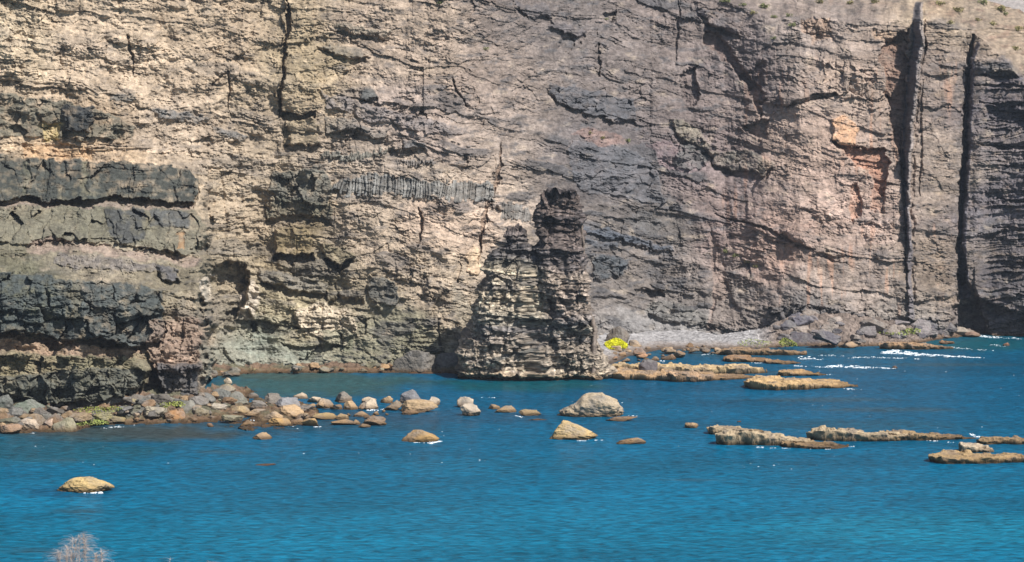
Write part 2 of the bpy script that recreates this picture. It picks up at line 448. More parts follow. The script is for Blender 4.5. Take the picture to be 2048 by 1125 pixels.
# near headland: dark lava beds with pink ash between them
region([(-150,190),(0,190),(60,193),(130,205),(190,214),(270,250),(268,275),(160,280),(100,272),(0,275),(-150,275)], 0.8, DK2, 0.75, fac=1.2, mot=0.8)
region([(128,214),(182,210),(190,240),(178,262),(130,264)], 1.3, (60,61,60), 0.95, under=1.2)
region([(85,245),(125,248),(120,280),(85,282)], -0.6, (196,172,120), 0.8)
region([(40,290),(180,292),(190,318),(50,318)], -0.6, (196,158,118), 0.7)
region([(-150,306),(0,308),(60,316),(150,322),(330,331),(380,340),(396,355),(388,404),(300,402),(230,392),(180,398),(90,402),(60,394),(0,398),(-150,396)], 2.6, DK, 0.95, soft=3, fac=2.2, facs=(44, 60), under=1.8, mot=0.6)
for q_ in (95, 262, 352): cut([(q_, 312 + q_ * .06), (q_ + 4, 350), (q_ - 3, 402)], [2, 6, 2], -1.6)
region([(48,320),(60,320),(58,395),(50,395)], -1.2, (120,116,96), 0.6)
region([(165,322),(178,322),(172,385),(160,385)], -0.8, (132,124,100), 0.6)
region([(0,402),(160,400),(395,412),(380,422),(150,414),(0,414)], -0.6, (160,140,124), 0.7)
region([(-150,415),(130,414),(390,420),(412,450),(405,500),(380,512),(250,492),(170,478),(60,490),(0,482),(-150,480)], 1.2, OL, 0.85, fac=2.4, facs=(26, 44), under=0.8, mot=0.6)
region([(215,420),(290,418),(285,480),(240,490),(215,470)], 0.3, (78,78,76), 0.85, fac=1.4, facs=(22, 22))
region([(300,420),(385,425),(380,455),(300,450)], 0.4, (90,90,88), 0.8, fac=1.0, facs=(14, 20))
region([(60,488),(100,474),(180,485),(260,500),(400,518),(395,530),(250,515),(150,500),(60,505)], -1.0, (162,138,122), 0.65)
region([(120,505),(200,510),(310,530),(330,545),(180,540),(110,525)], 0.5, (120,112,108), 0.6, fac=0.6, facs=(10, 9))
region([(313,532),(352,535),(356,560),(330,562)], 1.3, (98,94,92), 0.9, under=1.0)
region([(-150,540),(0,545),(60,548),(120,560),(240,565),(330,585),(328,640),(318,682),(270,690),(225,680),(170,676),(120,690),(80,672),(30,665),(-150,660)], 2.2, (80,84,80), 0.92, soft=4, fac=3.0, facs=(46, 40), under=2.2, mot=0.65)
region([(140,562),(160,565),(160,660),(145,664)], -0.8, OL, 0.7)
region([(-150,668),(40,668),(150,690),(300,700),(310,716),(160,712),(0,700),(-150,698)], -0.8, (176,146,120), 0.7)
region([(-150,700),(0,706),(120,712),(240,716),(300,705),(300,745),(278,790),(180,806),(90,806),(0,786),(-150,790)], 2.0, (134,126,96), 0.6, fac=2.0, facs=(38, 36), mot=0.5)
region([(-150,760),(60,750),(160,735),(290,740),(270,790),(180,806),(90,808),(-150,790)], 0.3, (92,92,84), 0.8, fac=1.6, facs=(28, 28), under=2.6, mot=0.5)
region([(300,640),(400,640),(402,700),(398,742),(318,745),(296,715)], 1.8, (160,134,114), 0.6, fac=1.4, facs=(26, 60))
region([(318,728),(398,726),(398,775),(385,802),(355,805),(322,790)], 2.4, (84,84,84), 0.85, fac=1.6, facs=(18, 26), under=2.5)
region([(292,742),(316,738),(326,790),(345,806),(292,806),(282,790)], -3.2, None, soft=3)
region([(352,470),(366,468),(370,498),(352,500)], -0.8, (186,138,92), 0.6, soft=3)
cut([(255,70),(262,100),(267,150)], [4,6,7], -2.2)
cut([(128,100),(118,112)], 8, -1.0)
cut([(420,180),(455,140),(460,230)], [2,5,3], -1.5)
region([(20,60),(70,75),(60,90),(22,84)], -0.8)
region([(235,190),(270,188),(268,206),(220,204)], 0.5, (106,104,98), 0.8)
region([(300,222),(350,222),(420,236),(400,246),(330,240)], 0.7, (106,104,100), 0.85)
region([(420,248),(470,262),(500,272),(490,282),(440,272)], 0.5, (106,104,100), 0.8)
# recess and cave beyond the headland
region([(405,556),(430,535),(470,520),(492,545),(500,580),(490,610),(468,640),(440,650),(420,600)], -4.5, None, soft=6)
region([(455,625),(500,618),(515,650),(490,690),(455,680)], -2.5, None, soft=5)
region([(395,560),(425,545),(428,600),(402,605)], 0.8, (205,188,165), 0.8)
region([(478,590),(505,560),(520,600),(505,640),(480,630)], 0.8, (208,190,168), 0.8)
region([(400,690),(470,700),(620,735),(600,745),(400,760)], 1.2, (146,138,118), 0.6, rough=1.5)
region([(440,690),(560,690),(610,728),(480,740)], 0.8, (148,144,126), 0.6)
region([(590,620),(640,606),(700,622),(712,655),(690,690),(640,680),(600,660)], 0.9, (214,194,166), 0.85, fac=1.0, facs=(20, 20))
region([(640,660),(700,660),(712,700),(650,700)], 0.2, (122,122,100), 0.7)
cut([(600,722),(640,700),(690,690)], [12,16,6], -2.2, None)
cut([(560,688),(600,700),(640,696)], [6,10,5], -1.8)
region([(500,640),(570,645),(600,655),(560,672),(505,668)], -1.2, (100,98,84), 0.7)
# buttress with the long vertical crack
region([(566,-80),(626,-80),(628,120),(632,226),(560,228),(556,180),(570,90)], 1.5, (160,140,110), 0.35, soft=3, under=2.2)
cut([(572,-20),(578,40),(570,110),(562,180),(557,232)], [4,7,6,7,7], -3.2)
cut([(572,255),(575,285)], [8,14], -1.6)
region([(565,235),(632,238),(634,290),(570,290)], 0.9, (150,132,100), 0.4, under=1.2)
region([(545,345),(600,338),(655,340),(665,380),(650,412),(600,405),(560,410),(540,380)], 0.8, (100,98,88), 0.85, fac=1.5, facs=(20, 24))
region([(530,395),(662,405),(664,436),(600,430),(535,436)], 0.9, (92,90,76), 0.7, under=1.3, fac=0.8, facs=(9, 30))
region([(552,455),(605,450),(626,480),(630,505),(600,512),(550,508)], 1.7, (136,118,84), 0.5, under=2.2)
region([(648,490),(690,495),(715,512),(680,530),(650,515)], 1.5, (120,110,84), 0.6, under=2.4)
region([(520,542),(600,552),(660,572),(655,588),(590,580),(520,560)], 0.8, (128,122,112), 0.6, under=1.6)
region([(668,596),(730,600),(720,612),(680,622),(660,612)], -2.0, None)
region([(738,556),(770,550),(792,565),(794,606),(775,612),(740,596)], 1.2, (88,88,84), 0.85, fac=0.8, facs=(18, 18))
region([(720,640),(733,640),(728,668)], -1.5)
cut([(837,415),(843,440),(838,500)], [4,7,6], -2.2)
cut([(820,545),(824,565)], 6, -1.2); cut([(850,555),(856,570)], 7, -1.2)
cut([(877,640),(878,690)], [5,7], -1.2, (110,106,98), 0.5)
cut([(1003,285),(1001,330),(985,390),(968,440),(962,480),(958,530)], [5,8,7,9,8,5], -2.0, (130,104,84), 0.5)
region([(935,505),(950,490),(965,520),(958,552),(938,540)], 0.9, (214,184,150), 0.9)
region([(905,560),(940,620),(925,650),(900,600)], 0.0, (150,140,122), 0.5)
# dark grey beds of the middle wall, some undercut below
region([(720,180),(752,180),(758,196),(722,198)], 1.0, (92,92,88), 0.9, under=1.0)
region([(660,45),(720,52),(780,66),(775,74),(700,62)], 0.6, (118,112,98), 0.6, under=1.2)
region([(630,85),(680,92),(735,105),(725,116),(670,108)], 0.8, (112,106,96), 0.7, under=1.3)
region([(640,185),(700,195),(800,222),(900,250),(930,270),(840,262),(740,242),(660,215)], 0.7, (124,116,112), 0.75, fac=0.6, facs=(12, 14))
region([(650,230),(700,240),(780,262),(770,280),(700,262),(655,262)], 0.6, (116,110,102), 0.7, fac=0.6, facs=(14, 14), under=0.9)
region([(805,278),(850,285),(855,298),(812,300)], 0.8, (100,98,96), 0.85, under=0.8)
cut([(905,155),(915,185),(935,215)], [5,7,6], -1.8)
# beds of columnar basalt
def columns(pts, dz, c, per):
    s = box(pts, 30)
    u = (PX[s] + 0.12 * (PY[s] - 380) + 9.0 * fbm(PX[s] / 30, PY[s] / 90, 3, 140)) / per
    j = np.floor(u); f = u - j; k = h2(j.astype(np.int32), (j * 0).astype(np.int32), 5)
    yy = GY[s] + 9 * (RND3[k] - 0.5); d_ = seg_dist(GX[s], yy, pts, True); m = sm(-1.5, 1.5, np.where(inside(GX[s], yy, pts), d_, -d_)) * sm(-0.9, -0.5, fbm(PX[s] / 26, PY[s] / 16, 3, 144))
    mass[s] += m * (dz + 0.75 * (np.sqrt(np.clip(1 - (2 * f - 1) ** 2, 0, 1)) - 0.6) + 0.7 * (RND[k] - 0.5))
    REL[s] = REL[s] * (1 - 0.6 * m) + 0.6 * m * np.mean(REL[s])
    cc = np.array(lin(c), np.float32)[None, None] * (0.6 + 0.6 * RND2[k] + 0.3 * fbm(PX[s] / 20, PY[s] / 14, 3, 143))[..., None]
    COL[s] = COL[s] + (cc - COL[s]) * (0.85 * m)[..., None]
columns([(655,382),(690,358),(730,349),(800,355),(880,362),(985,368),(990,400),(940,402),(860,396),(780,388),(690,390)], 0.5, (124,122,116), 6.0)
columns([(640,302),(700,308),(790,296),(770,306),(700,322),(650,316)], 0.4, (128,124,112), 5.0)
columns([(1002,405),(1060,418),(1062,448),(1005,436)], 0.4, (124,118,110), 5.5)
columns([(800,322),(870,322),(868,330),(812,332)], 0.3, (128,120,112), 4.5)
# grey broken wall right of the middle
region([(1095,168),(1150,172),(1215,188),(1268,200),(1275,238),(1230,240),(1150,222),(1110,200)], 1.0, (92,90,90), 0.85, fac=1.1, facs=(22, 14), under=1.2)
region([(1140,285),(1230,288),(1300,320),(1322,380),(1330,405),(1250,395),(1160,385),(1145,330)], 0.6, (98,96,96), 0.7, fac=1.0, facs=(24, 16))
region([(1180,255),(1230,268),(1260,286),(1200,290),(1140,270)], 0.2, (150,118,104), 0.6)
region([(1290,420),(1340,450),(1300,470),(1240,440)], 0.2, (104,100,96), 0.5)
region([(1030,5),(1100,12),(1105,35),(1060,38)], 0.5, (88,84,84), 0.6, under=1.6)
region([(1130,70),(1150,80),(1140,108),(1112,100)], -2.0)
region([(1100,40),(1170,60),(1160,75),(1090,52)], 0.9, (112,104,102), 0.6, under=1.6)
cut([(1197,92),(1194,150)], [5,8], -2.0)
region([(1212,25),(1232,28),(1228,46),(1212,44)], -1.8)
cut([(1357,0),(1356,60),(1352,118)], [5,7,4], -1.6)
region([(1362,150),(1392,135),(1402,195),(1380,210),(1366,200)], -2.2, (105,90,84), 0.4)
region([(1410,60),(1440,75),(1490,140),(1530,190),(1520,240),(1500,180),(1440,110),(1405,85)], -2.2, (122,98,86), 0.5)
region([(1395,20),(1430,28),(1480,60),(1470,70),(1420,50)], 1.2, (120,110,106), 0.4, under=1.4)
region([(1480,150),(1525,120),(1535,170),(1495,190)], -1.0, (112,94,84), 0.5)
region([(1484,248),(1540,240),(1535,282),(1508,280)], -2.2)
region([(1300,290),(1340,280),(1420,330),(1380,350),(1320,330)], 0.1, (150,126,122), 0.6)
region([(1340,240),(1365,238),(1400,262),(1420,300),(1390,292),(1350,268)], 1.2, (150,138,116), 0.6, under=1.0, fac=1.0, facs=(18, 18))
region([(1360,290),(1420,300),(1415,330),(1380,345),(1345,325)], 0.5, (96,96,90), 0.7, fac=1.2, facs=(18, 16))
region([(1420,300),(1500,300),(1545,330),(1530,350),(1470,340),(1430,330)], 1.0, (136,126,108), 0.5, fac=1.4, facs=(22, 20), under=1.4)
region([(1164,452),(1210,458),(1270,476),(1340,494),(1345,504),(1300,496),(1230,480),(1165,462)], 0.9, (92,94,98), 0.9, fac=0.8, facs=(12, 20), under=1.0)
region([(1168,478),(1240,490),(1240,498),(1170,488)], 0.5, (96,96,98), 0.8)
region([(1185,520),(1200,505),(1250,520),(1248,548),(1190,560)], 0.9, (82,84,84), 0.85, fac=1.6, facs=(18, 20))
region([(1272,578),(1318,580),(1322,592),(1276,594)], -2.6)
region([(1300,600),(1370,615),(1430,640),(1420,655),(1330,640),(1290,625)], 0.5, (122,116,106), 0.5, fac=1.0, facs=(20, 14), under=0.8)
cut([(1430,430),(1500,448),(1560,470),(1600,492),(1625,500)], [5,4,6,6,7], -2.0)
cut([(1630,505),(1665,520),(1700,535)], [3,5,3], -1.2)
region([(1560,462),(1610,450),(1650,478),(1690,515),(1620,498)], 0.8, None, under=0.6)
# slope of scree in the gully
region([(1418,450),(1440,500),(1460,590),(1500,650),(1410,668),(1425,600),(1425,520)], -0.6, (146,124,110), 0.75, rough=0.7)
region([(1432,600),(1470,590),(1520,655),(1420,665)], 0.6, (128,116,106), 0.8)
# tall pale wall with its hollows
cut([(1570,222),(1595,205),(1640,192),(1690,186)], [5,9,9,4], -2.4)
region([(1560,180),(1640,170),(1690,150),(1700,185),(1640,190),(1570,215)], 1.3, (140,124,112), 0.4)
region([(1662,240),(1690,230),(1715,250),(1710,290),(1700,300),(1665,280)], 0.9, (205,160,122), 0.75, fac=0.6)
region([(1662,282),(1710,297),(1770,300),(1775,350),(1770,395),(1748,380),(1735,340),(1700,318)], -2.8, (168,122,98), 0.7, soft=3)
region([(1700,372),(1718,366),(1722,420),(1705,450),(1698,420)], -1.3, (180,134,108), 0.6)
region([(1740,380),(1770,380),(1768,430),(1745,420)], -1.0, (176,134,110), 0.5)
region([(1605,40),(1660,42),(1665,75),(1625,82),(1605,60)], -1.2, (170,138,112), 0.5, fac=1.4, facs=(16, 14))
region([(1745,60),(1800,60),(1815,90),(1790,100),(1760,80)], -1.0, (176,146,118), 0.5, fac=1.0, facs=(14, 14))
region([(1650,120),(1750,130),(1790,200),(1740,220),(1650,180)], 0.3, (170,148,130), 0.5, fac=1.4, facs=(24, 20))
# hollow left of the tall dyke, the dyke, and the second cleft
region([(1760,100),(1800,60),(1818,60),(1812,240),(1812,380),(1800,340),(1786,250),(1772,170)], -2.6, (128,100,84), 0.7, soft=4)
def wall(cx, cy, wl, wr, dz, cside_shade, cfront_lit):
    """a dyke standing out of the face: its flank on the left, a narrow front, a short right side"""
    s = box(list(zip(cx, cy)), 40)
    xc = np.interp(PY[s], cy, cx) + 7 * fbm(PY[s] / 60, PX[s] * 0, 4, 181) + 1.2 * pn(PY[s] / 5, PX[s] / 9, 182)
    L = np.interp(PY[s], cy, wl) * (1 + 0.25 * fbm(PY[s] / 30, PX[s] * 0 + 4, 3, 183)); R = np.interp(PY[s], cy, wr)
    v = PX[s] - xc; end = sm(cy[0] - 2, cy[0] + 3, PY[s]) * sm(cy[-1] + 2, cy[-1] - 4, PY[s])
    m = sm(-1.0, 0.0, v / L) * (sm(R + 2.2, R, v) if R.max() < 13 else sm(R, R * 0.2, v)) * end
    h = np.interp(PY[s], cy, dz)
    mass[s] += m * h + (m > 0.1) * 0.35 * (RND[(np.floor(PY[s] / 7 + 0.1 * v)).astype(int) & 1023] - 0.5) * sm(-3, 0, v)
    inn = ((v > -L) & (v < 0)) * end
    paint(s, sm(-L - 2, -L + 1, v) * sm(1.5, -1.0, v) * end, cside_shade, 0.85)  # dark dyke rock, with the flank's shade painted in as well
    if R.max() < 13: paint(s, sm(-1.5, 1, v) * sm(R + 2, R, v) * end, cfront_lit, 0.6)  # paler front strip: its sunlight is put into the colour
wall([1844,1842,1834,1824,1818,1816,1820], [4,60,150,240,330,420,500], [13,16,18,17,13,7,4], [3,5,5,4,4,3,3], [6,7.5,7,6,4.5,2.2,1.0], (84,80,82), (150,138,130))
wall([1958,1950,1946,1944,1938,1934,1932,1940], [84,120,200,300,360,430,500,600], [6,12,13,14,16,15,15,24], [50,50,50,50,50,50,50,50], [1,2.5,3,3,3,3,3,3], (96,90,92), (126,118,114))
cut([(1813,420),(1822,500),(1818,560),(1822,650)], [9,9,9,13], 1.8, (112,106,108), 0.7, rough=0.6)
cut([(1800,250),(1806,330),(1811,430),(1812,560)], [10,9,6,3], -2.2, None, rough=0.5)
cut([(1850,40),(1851,90),(1845,130)], [3,6,3], -2.0, None, rough=0.5)
cut([(1847,160),(1840,250),(1842,330),(1838,390)], [3,6,5,3], -1.5, None, rough=0.6)
region([(1846,20),(1925,60),(1925,560),(1900,600),(1830,600),(1826,400),(1840,200)], 1.0, None, soft=8)
cut([(1946,70),(1938,120),(1934,200),(1931,300),(1926,360),(1922,430),(1920,500),(1924,560)], [4,8,9,9,14,10,12,22], -4.5, None, soft=3, rough=0.7)
cut([(1924,560),(1935,600),(1945,660)], [20,40,60], -4.0, None, soft=10, rough=0.6)
region([(1905,610),(1960,600),(2060,632),(2200,640),(2200,700),(1900,700)], -3.6, (84,78,78), 0.5, soft=6)  # recess, with the cave's shadow tinted into the rock colour
for y, a, b in ((222, 1990, 2200), (330, 2000, 2200), (455, 1985, 2200), (150, 1945, 2200), (168, 1950, 2200), (205, 1960, 2200), (242, 1975, 2200), (290, 1955, 2200), (398, 1990, 2200)):
    cut([(a, y), (a + 60, y + 5), (b, y + 2)], [3, 8, 8], -2.2, (92,88,92), 0.4)  # shadows under the ledges: cut back and also painted dark
region([(1970,215),(2060,210),(2060,245),(1985,240)], -1.4, (84,80,84), 0.6)  # another ledge shadow, recessed and painted dark
fm_ = sm(1955, 1985, PX)
rel += fm_ * (0.9 * s28 + 0.5 * s11)
# rubble collar at the foot on the right
region([(1540,612),(1640,608),(1760,636),(1900,640),(1900,690),(1540,690)], 0.0, (110,104,100), 0.7, fac=2.2, facs=(20, 14))
region([(1235,618),(1300,628),(1390,650),(1440,668),(1420,700),(1240,700)], 0.6, (146,138,130), 0.65, rough=1.2, soft=14)

n2 = fbm(PX / 9, PY / 6, 4, 197, 0.65); n3 = fbm(PX / 40, PY / 26, 4, 198, 0.6)
COL *= (1 + 0.42 * n2 + 0.35 * n3)[..., None]
COL *= np.array([0.98, 1.0, 1.03], np.float32)
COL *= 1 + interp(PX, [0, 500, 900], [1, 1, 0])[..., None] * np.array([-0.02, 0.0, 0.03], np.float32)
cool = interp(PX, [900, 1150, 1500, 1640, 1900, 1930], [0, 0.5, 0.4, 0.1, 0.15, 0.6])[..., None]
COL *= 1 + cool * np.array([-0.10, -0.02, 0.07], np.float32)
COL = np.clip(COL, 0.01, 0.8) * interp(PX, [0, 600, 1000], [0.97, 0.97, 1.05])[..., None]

D -= (REL + mass)
# the near beds swell a little so that their lower edges really overhang
V = np.empty((NR, NC, 3), np.float32)
V[..., 0] = (PX - 1024) * D / F; V[..., 1] = D; V[..., 2] = H - (PY - HY) * D / F
Vf = V.reshape(-1, 3); Cf = COL.reshape(-1, 3)
# pale gap above the skyline of the slope at the top right corner
skyl = interp(pxs, [1900, 1955, 2048, 2190], [-90, -6, 24, 70]) + 5 * pn(pxs / 14, pxs * 0, 9)
cutm = (PY < skyl[None, :]) & (PX > 1900)
ctr = PX[:-1, :-1]; cty = PY[:-1, :-1]
edge1 = 404 + 10 * fbm(cty / 40, cty * 0, 3, 77) ; edge2 = interp(cty, [-80, 70, 360, 560, 900], [1947, 1946, 1926, 1924, 1946])
vis = ~cutm[:-1, :-1]
near = (ctr < edge1) & (cty > 300); far = ctr >= edge2
for nm, mk in (('headland', near & vis), ('cliff', ~near & ~far & vis), ('far_cliff', far & vis)):
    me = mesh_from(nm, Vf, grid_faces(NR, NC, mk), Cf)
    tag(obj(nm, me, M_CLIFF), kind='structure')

def cliff_point(px, py):
    c = int(round((px - X0) / ST)); r = int(round((py - Y0) / ST))
    return V[min(max(r, 0), NR - 1), min(max(c, 0), NC - 1)].copy()

# the land behind the rim: a plateau and a far pale hill
pc = np.arange(-150, 2190, 14.0)
rows = []
for k in range(14):
    t = k / 13.0
    c = np.array([cliff_point(x, max(Y0, float(np.interp(x, pxs, skyl)) + 2 if x > 1900 else Y0)) for x in pc])
    dd = 260 * t ** 1.3
    s = (c[:, 1] + dd) / c[:, 1]
    p = c.copy(); p[:, 0] *= s; p[:, 1] *= s
    p[:, 2] = c[:, 2] + 6 * t * (1 - np.clip((pc - 1700) / 250, 0, 1)) + 3 * t * fbm(pc / 90, pc * 0 + k * .3, 3, 5) - 22 * t * np.clip((pc - 1850) / 200, 0, 1)
    rows.append(p)
P = np.array(rows); colp = np.tile(np.array(lin((160, 138, 110)) * 0.8), (P.shape[0] * P.shape[1], 1))
tag(obj('plateau', mesh_from('plateau', P.reshape(-1, 3)[:, :], grid_faces(P.shape[0], P.shape[1])[:, ::-1], colp), M_HILL), kind='structure')
hx = np.arange(100, 700, 5.0); hy = np.arange(760, 1200, 10.0)
HX, HYY = np.meshgrid(hx, hy)
hz = 150 * sm(760, 1150, HYY) * (0.7 + 0.3 * sm(100, 300, HX)) + 9 * fbm(HX / 60, HYY / 60, 4, 13) - 2
colh = np.array(lin((176, 166, 158)))[None, None] * (0.85 + 0.3 * fbm(HX / 20, HYY / 20, 3, 14))[..., None]
tag(obj('hill', mesh_from('hill', np.stack([HX, HYY, hz], -1).reshape(-1, 3), grid_faces(*HX.shape)[:, ::-1], colh.reshape(-1, 3)), M_HILL), kind='structure')

# ------------------------------------------------------------------ sea stack
DS = 350.0; PM = F / DS       # pixels per metre at the stack
def loft(ys, xl, xr, dep, dshift, seed, nr, nth, colf, rough=1.0):
    """closed rock tower from its left/right outline (pixel rows ys), depth half-widths dep (metres)"""
    y = np.linspace(ys[0], ys[-1], nr).astype(np.float32)
    th = np.linspace(0, 2 * np.pi, nth, endpoint=False).astype(np.float32)
    L = np.interp(y, ys, xl); R = np.interp(y, ys, xr); Dp = np.interp(y, ys, dep); Sh = np.interp(y, ys, dshift)
    TH, YY = np.meshgrid(th, y)
    cx = ((L + R) / 2)[:, None]; hw = ((R - L) / 2)[:, None]
    cs = np.cos(TH); sn = np.sin(TH)
    e = 0.5
    ex = np.sign(cs) * np.abs(cs) ** e; ey = np.sign(sn) * np.abs(sn) ** e
    # arc coordinate, periodic noise by sampling on a cylinder
    ax = cx + hw * ex
    U = ax + np.where(sn > 0, 0, 500.0)
    blend = np.clip(np.abs(sn) * 3, 0, 1)
    Tq = YY - 0.06 * (ax - 1050) + 9 * fbm(U / 60, YY / 40, 4, seed)
    a, la, ta = strata(Tq, U, 22, 60, seed + 1, over=0.9)
    b, lb, tb = strata(Tq + 1.5 * pn(U / 9, YY / 9, 3), U, 8.5, 26, seed + 2, over=0.9)
    c, lc, tc = strata(Tq + 1.5 * pn(U / 6, YY / 6, 3), U, 3.8, 12, seed + 3, over=0.9)
    pt = sm(-0.25, 0.3, fbm(U / 40, YY / 20, 3, seed + 8))
    d = 0.6 * a + 0.34 * b * (0.3 + 0.7 * pt) + 0.12 * c * pt + 1.2 * fbm(U / 40, YY / 50, 3, seed + 4) + 1.5 * facets(U / 24, YY / 22, seed + 5) + 0.45 * facets(U / 10, YY / 8, seed + 6) + 0.45 * fbm(U / 12, YY / 9, 4, seed, 0.6)
    side = 0.12 + 0.88 * blend        # keep the outline itself tame
    d = d * rough
    Xp = (ax - 1024) / PM + (0.35 * d + 0.5 * (1.2 * fbm(U / 40, YY / 50, 3, seed + 4) + 1.6 * fbm(YY / 22, TH * 0.8, 4, seed + 9, 0.6))) * cs
    Yp = DS + Sh[:, None] - Dp[:, None] * ey - d * sn * side
    Z = H - (YY - HY) / PM + (1.3 * fbm(ax / 14, sn * 1.5 + seed, 3, seed + 12, 0.6) + 0.5) * sm(ys[0] + 22, ys[0], YY)
    col = colf(ax, YY, Tq, la, lb, tb, lc)
    v = np.stack([Xp, Yp, Z], -1).reshape(-1, 3)
    q = grid_faces(nr, nth, wrap=True)
    cc = col.reshape(-1, 3)
    # cap the summit
    top = v[:nth].mean(0) + np.array([0, 0, 0.15]); v = np.vstack([v, top[None]]); cc = np.vstack([cc, cc[:1]])
    ti = np.arange(nth); cap = np.stack([np.full(nth, len(v) - 1), ti, (ti + 1) % nth, (ti + 1) % nth], -1)
    return v, q, cc, cap

def stack_colour(ax, YY, Tq, la, lb, tb, lc):
    yk = [380, 440, 500, 530, 545, 570, 600, 640, 660, 690, 720, 760]
    ck = [(112,98,90), (108,96,90), (100,94,90), (112,106,96), (172,158,136), (144,132,114), (146,134,116), (126,120,108), (130,120,110), (140,128,114), (150,138,122), (160,136,108)]
    ck = np.array([lin(c) for c in ck]); yq = Tq + 10 * fbm(ax / 60, YY / 60, 2, 9)
    col = np.stack([np.interp(yq, yk, ck[:, i]) for i in range(3)], -1)
    right = sm(1075, 1100, ax) * sm(655, 620, YY)
    col = col + (np.array(lin((108, 96, 90))) - col) * (0.7 * right)[..., None]
    col = col * (0.72 + 0.32 * la + 0.25 * lb + 0.22 * (tb - .5) + 0.18 * (lc - .5))[..., None]
    dk = sm(0.6, 0.75, la + 0.3 * fbm(ax / 30, YY / 12, 3, 6)) * 0.6
    col = col + (np.array(lin((72, 70, 72))) - col) * dk[..., None]
    # dark lava sheet and thin veins crossing the lower half
    for pts, wd, cc in (([(965,646),(1040,652),(1085,652),(1125,640),(1185,634)], 11, (92,88,86)), ([(1030,684),(1090,668),(1125,656)], 4, (96,92,88)),
                        ([(960,716),(1020,700),(1070,688)], 8, (92,92,88)), ([(1070,684),(1130,668),(1180,676)], 4, (96,92,90))):
        dd = seg_dist(ax.astype(np.float32) + 3 * pn(ax / 9, YY / 9, 2), YY + 2 * pn(ax / 7, YY / 7, 4), pts)
        mk = 1 - sm(wd * .5 - 1.5, wd * .5 + 1, dd)
        st = 0.6 + 0.7 * RND[(np.floor(ax / 4.0).astype(int)) & 1023]
        col = col + (np.array(lin(cc)) * st[..., None] - col) * (0.85 * mk)[..., None]
        col = col * (1 + 0.35 * fbm(ax / 8, YY / 6, 3, 61, 0.65))[..., None] * interp(YY, [380, 540, 640, 700], [0.90, 1.05, 1.12, 1.04])[..., None]
    return np.clip(col, 0.01, 0.7) * 0.95

root = empty('sea_stack', ((1070 - 1024) / PM, DS, 0))
tag(root, 'tall dark layered sea stack with a broken spire standing in front of the cliff', 'sea stack')
def shift(v): return v - np.array([[(1070 - 1024) / PM, DS, 0]])
ys = [462, 470, 486, 500, 520, 545, 575, 600, 640, 680, 700, 725, 738, 750, 775]
xl = [1022,1016,1010, 988, 978, 972, 956, 948, 936, 926, 916, 914, 914, 917, 915]
xr = [1038,1044,1054,1074,1120,1150,1158,1164,1175,1196,1204,1214,1226,1228,1232]
dp = [0.8, 1.4, 2.4, 3.5, 5.0, 6.5, 7.8, 8.6, 9.5, 10.5, 11, 11.5, 11.5, 10.4, 10.4]
ds = [0.5, 0.3, 0, 0, 0, 0, 0, 0, 0, 0, 0, 0, 0, 0.3, 0.3]
v, q, cc, cap = loft(ys, xl, xr, dp, ds, 301, 420, 760, stack_colour)
obj('rock_base', mesh_from('rock_base', shift(v), np.vstack([q, cap])[:, :], cc), M_STACK, root)
ys = [388, 398, 412, 425, 440, 470, 488, 500, 540, 580, 620, 650, 670]
xl = [1104,1084,1074,1072,1072,1077,1070,1066,1078,1092,1100,1110,1120]
xr = [1138,1154,1158,1160,1161,1164,1166,1167,1170,1172,1176,1184,1186]
dp = [0.7, 1.4, 2.0, 2.4, 2.6, 3.2, 3.8, 4.2, 5.0, 5.4, 5.6, 5.2, 4.0]
ds = [0, 0, 0, -0.2, -0.4, -0.8, -1.2, -1.5, -2.6, -4.2, -5.4, -5.4, -4.2]
v, q, cc, cap = loft(ys, xl, xr, dp, ds, 341, 330, 420, stack_colour, 1.05)
obj('rock_spire', mesh_from('rock_spire', shift(v), np.vstack([q, cap]), cc), M_STACK, root)
# thin pale vein of harder rock that climbs the right edge
def vein(pts, wd, off):
    vs, fs = [], []
    n = 60
    P_ = np.array(pts, float); tt = np.linspace(0, len(P_) - 1, n)
    cx = np.interp(tt, range(len(P_)), P_[:, 0]) + 2 * pn(tt * 3, tt * 0, 3); cy = np.interp(tt, range(len(P_)), P_[:, 1])
    dz = np.interp(tt, range(len(P_)), off); ww = np.interp(tt, range(len(P_)), wd)
    ring = np.linspace(0, 2 * np.pi, 10, endpoint=False)
    v = np.zeros((n, 10, 3))
    for i in range(n):
        rr = ww[i] / PM / 2 * (1 + 0.35 * pn(ring * 2 + i * .7, ring * 0 + i * .35, 5))
        v[i, :, 0] = (cx[i] - 1024) / PM + rr * np.cos(ring); v[i, :, 1] = DS - dz[i] - 2.2 * rr * np.sin(ring)
        v[i, :, 2] = H - (cy[i] - HY) / PM
    c = np.tile(np.array(lin((128, 116, 106))), (n * 10, 1)) * (0.7 + 0.5 * np.repeat(RND[:n], 10))[:, None]
    return v.reshape(-1, 3), grid_faces(n, 10, wrap=True), c
v, q, c = vein([(1162,440),(1167,500),(1170,560),(1176,610),(1186,650),(1184,680),(1182,735)], [5,6,7,9,10,10,9], [0.5, 1, 1.5, 4, 7.0, 8.5, 9.5])
obj('rock_vein', mesh_from('rock_vein', shift(v), q, c), M_STACK, root)

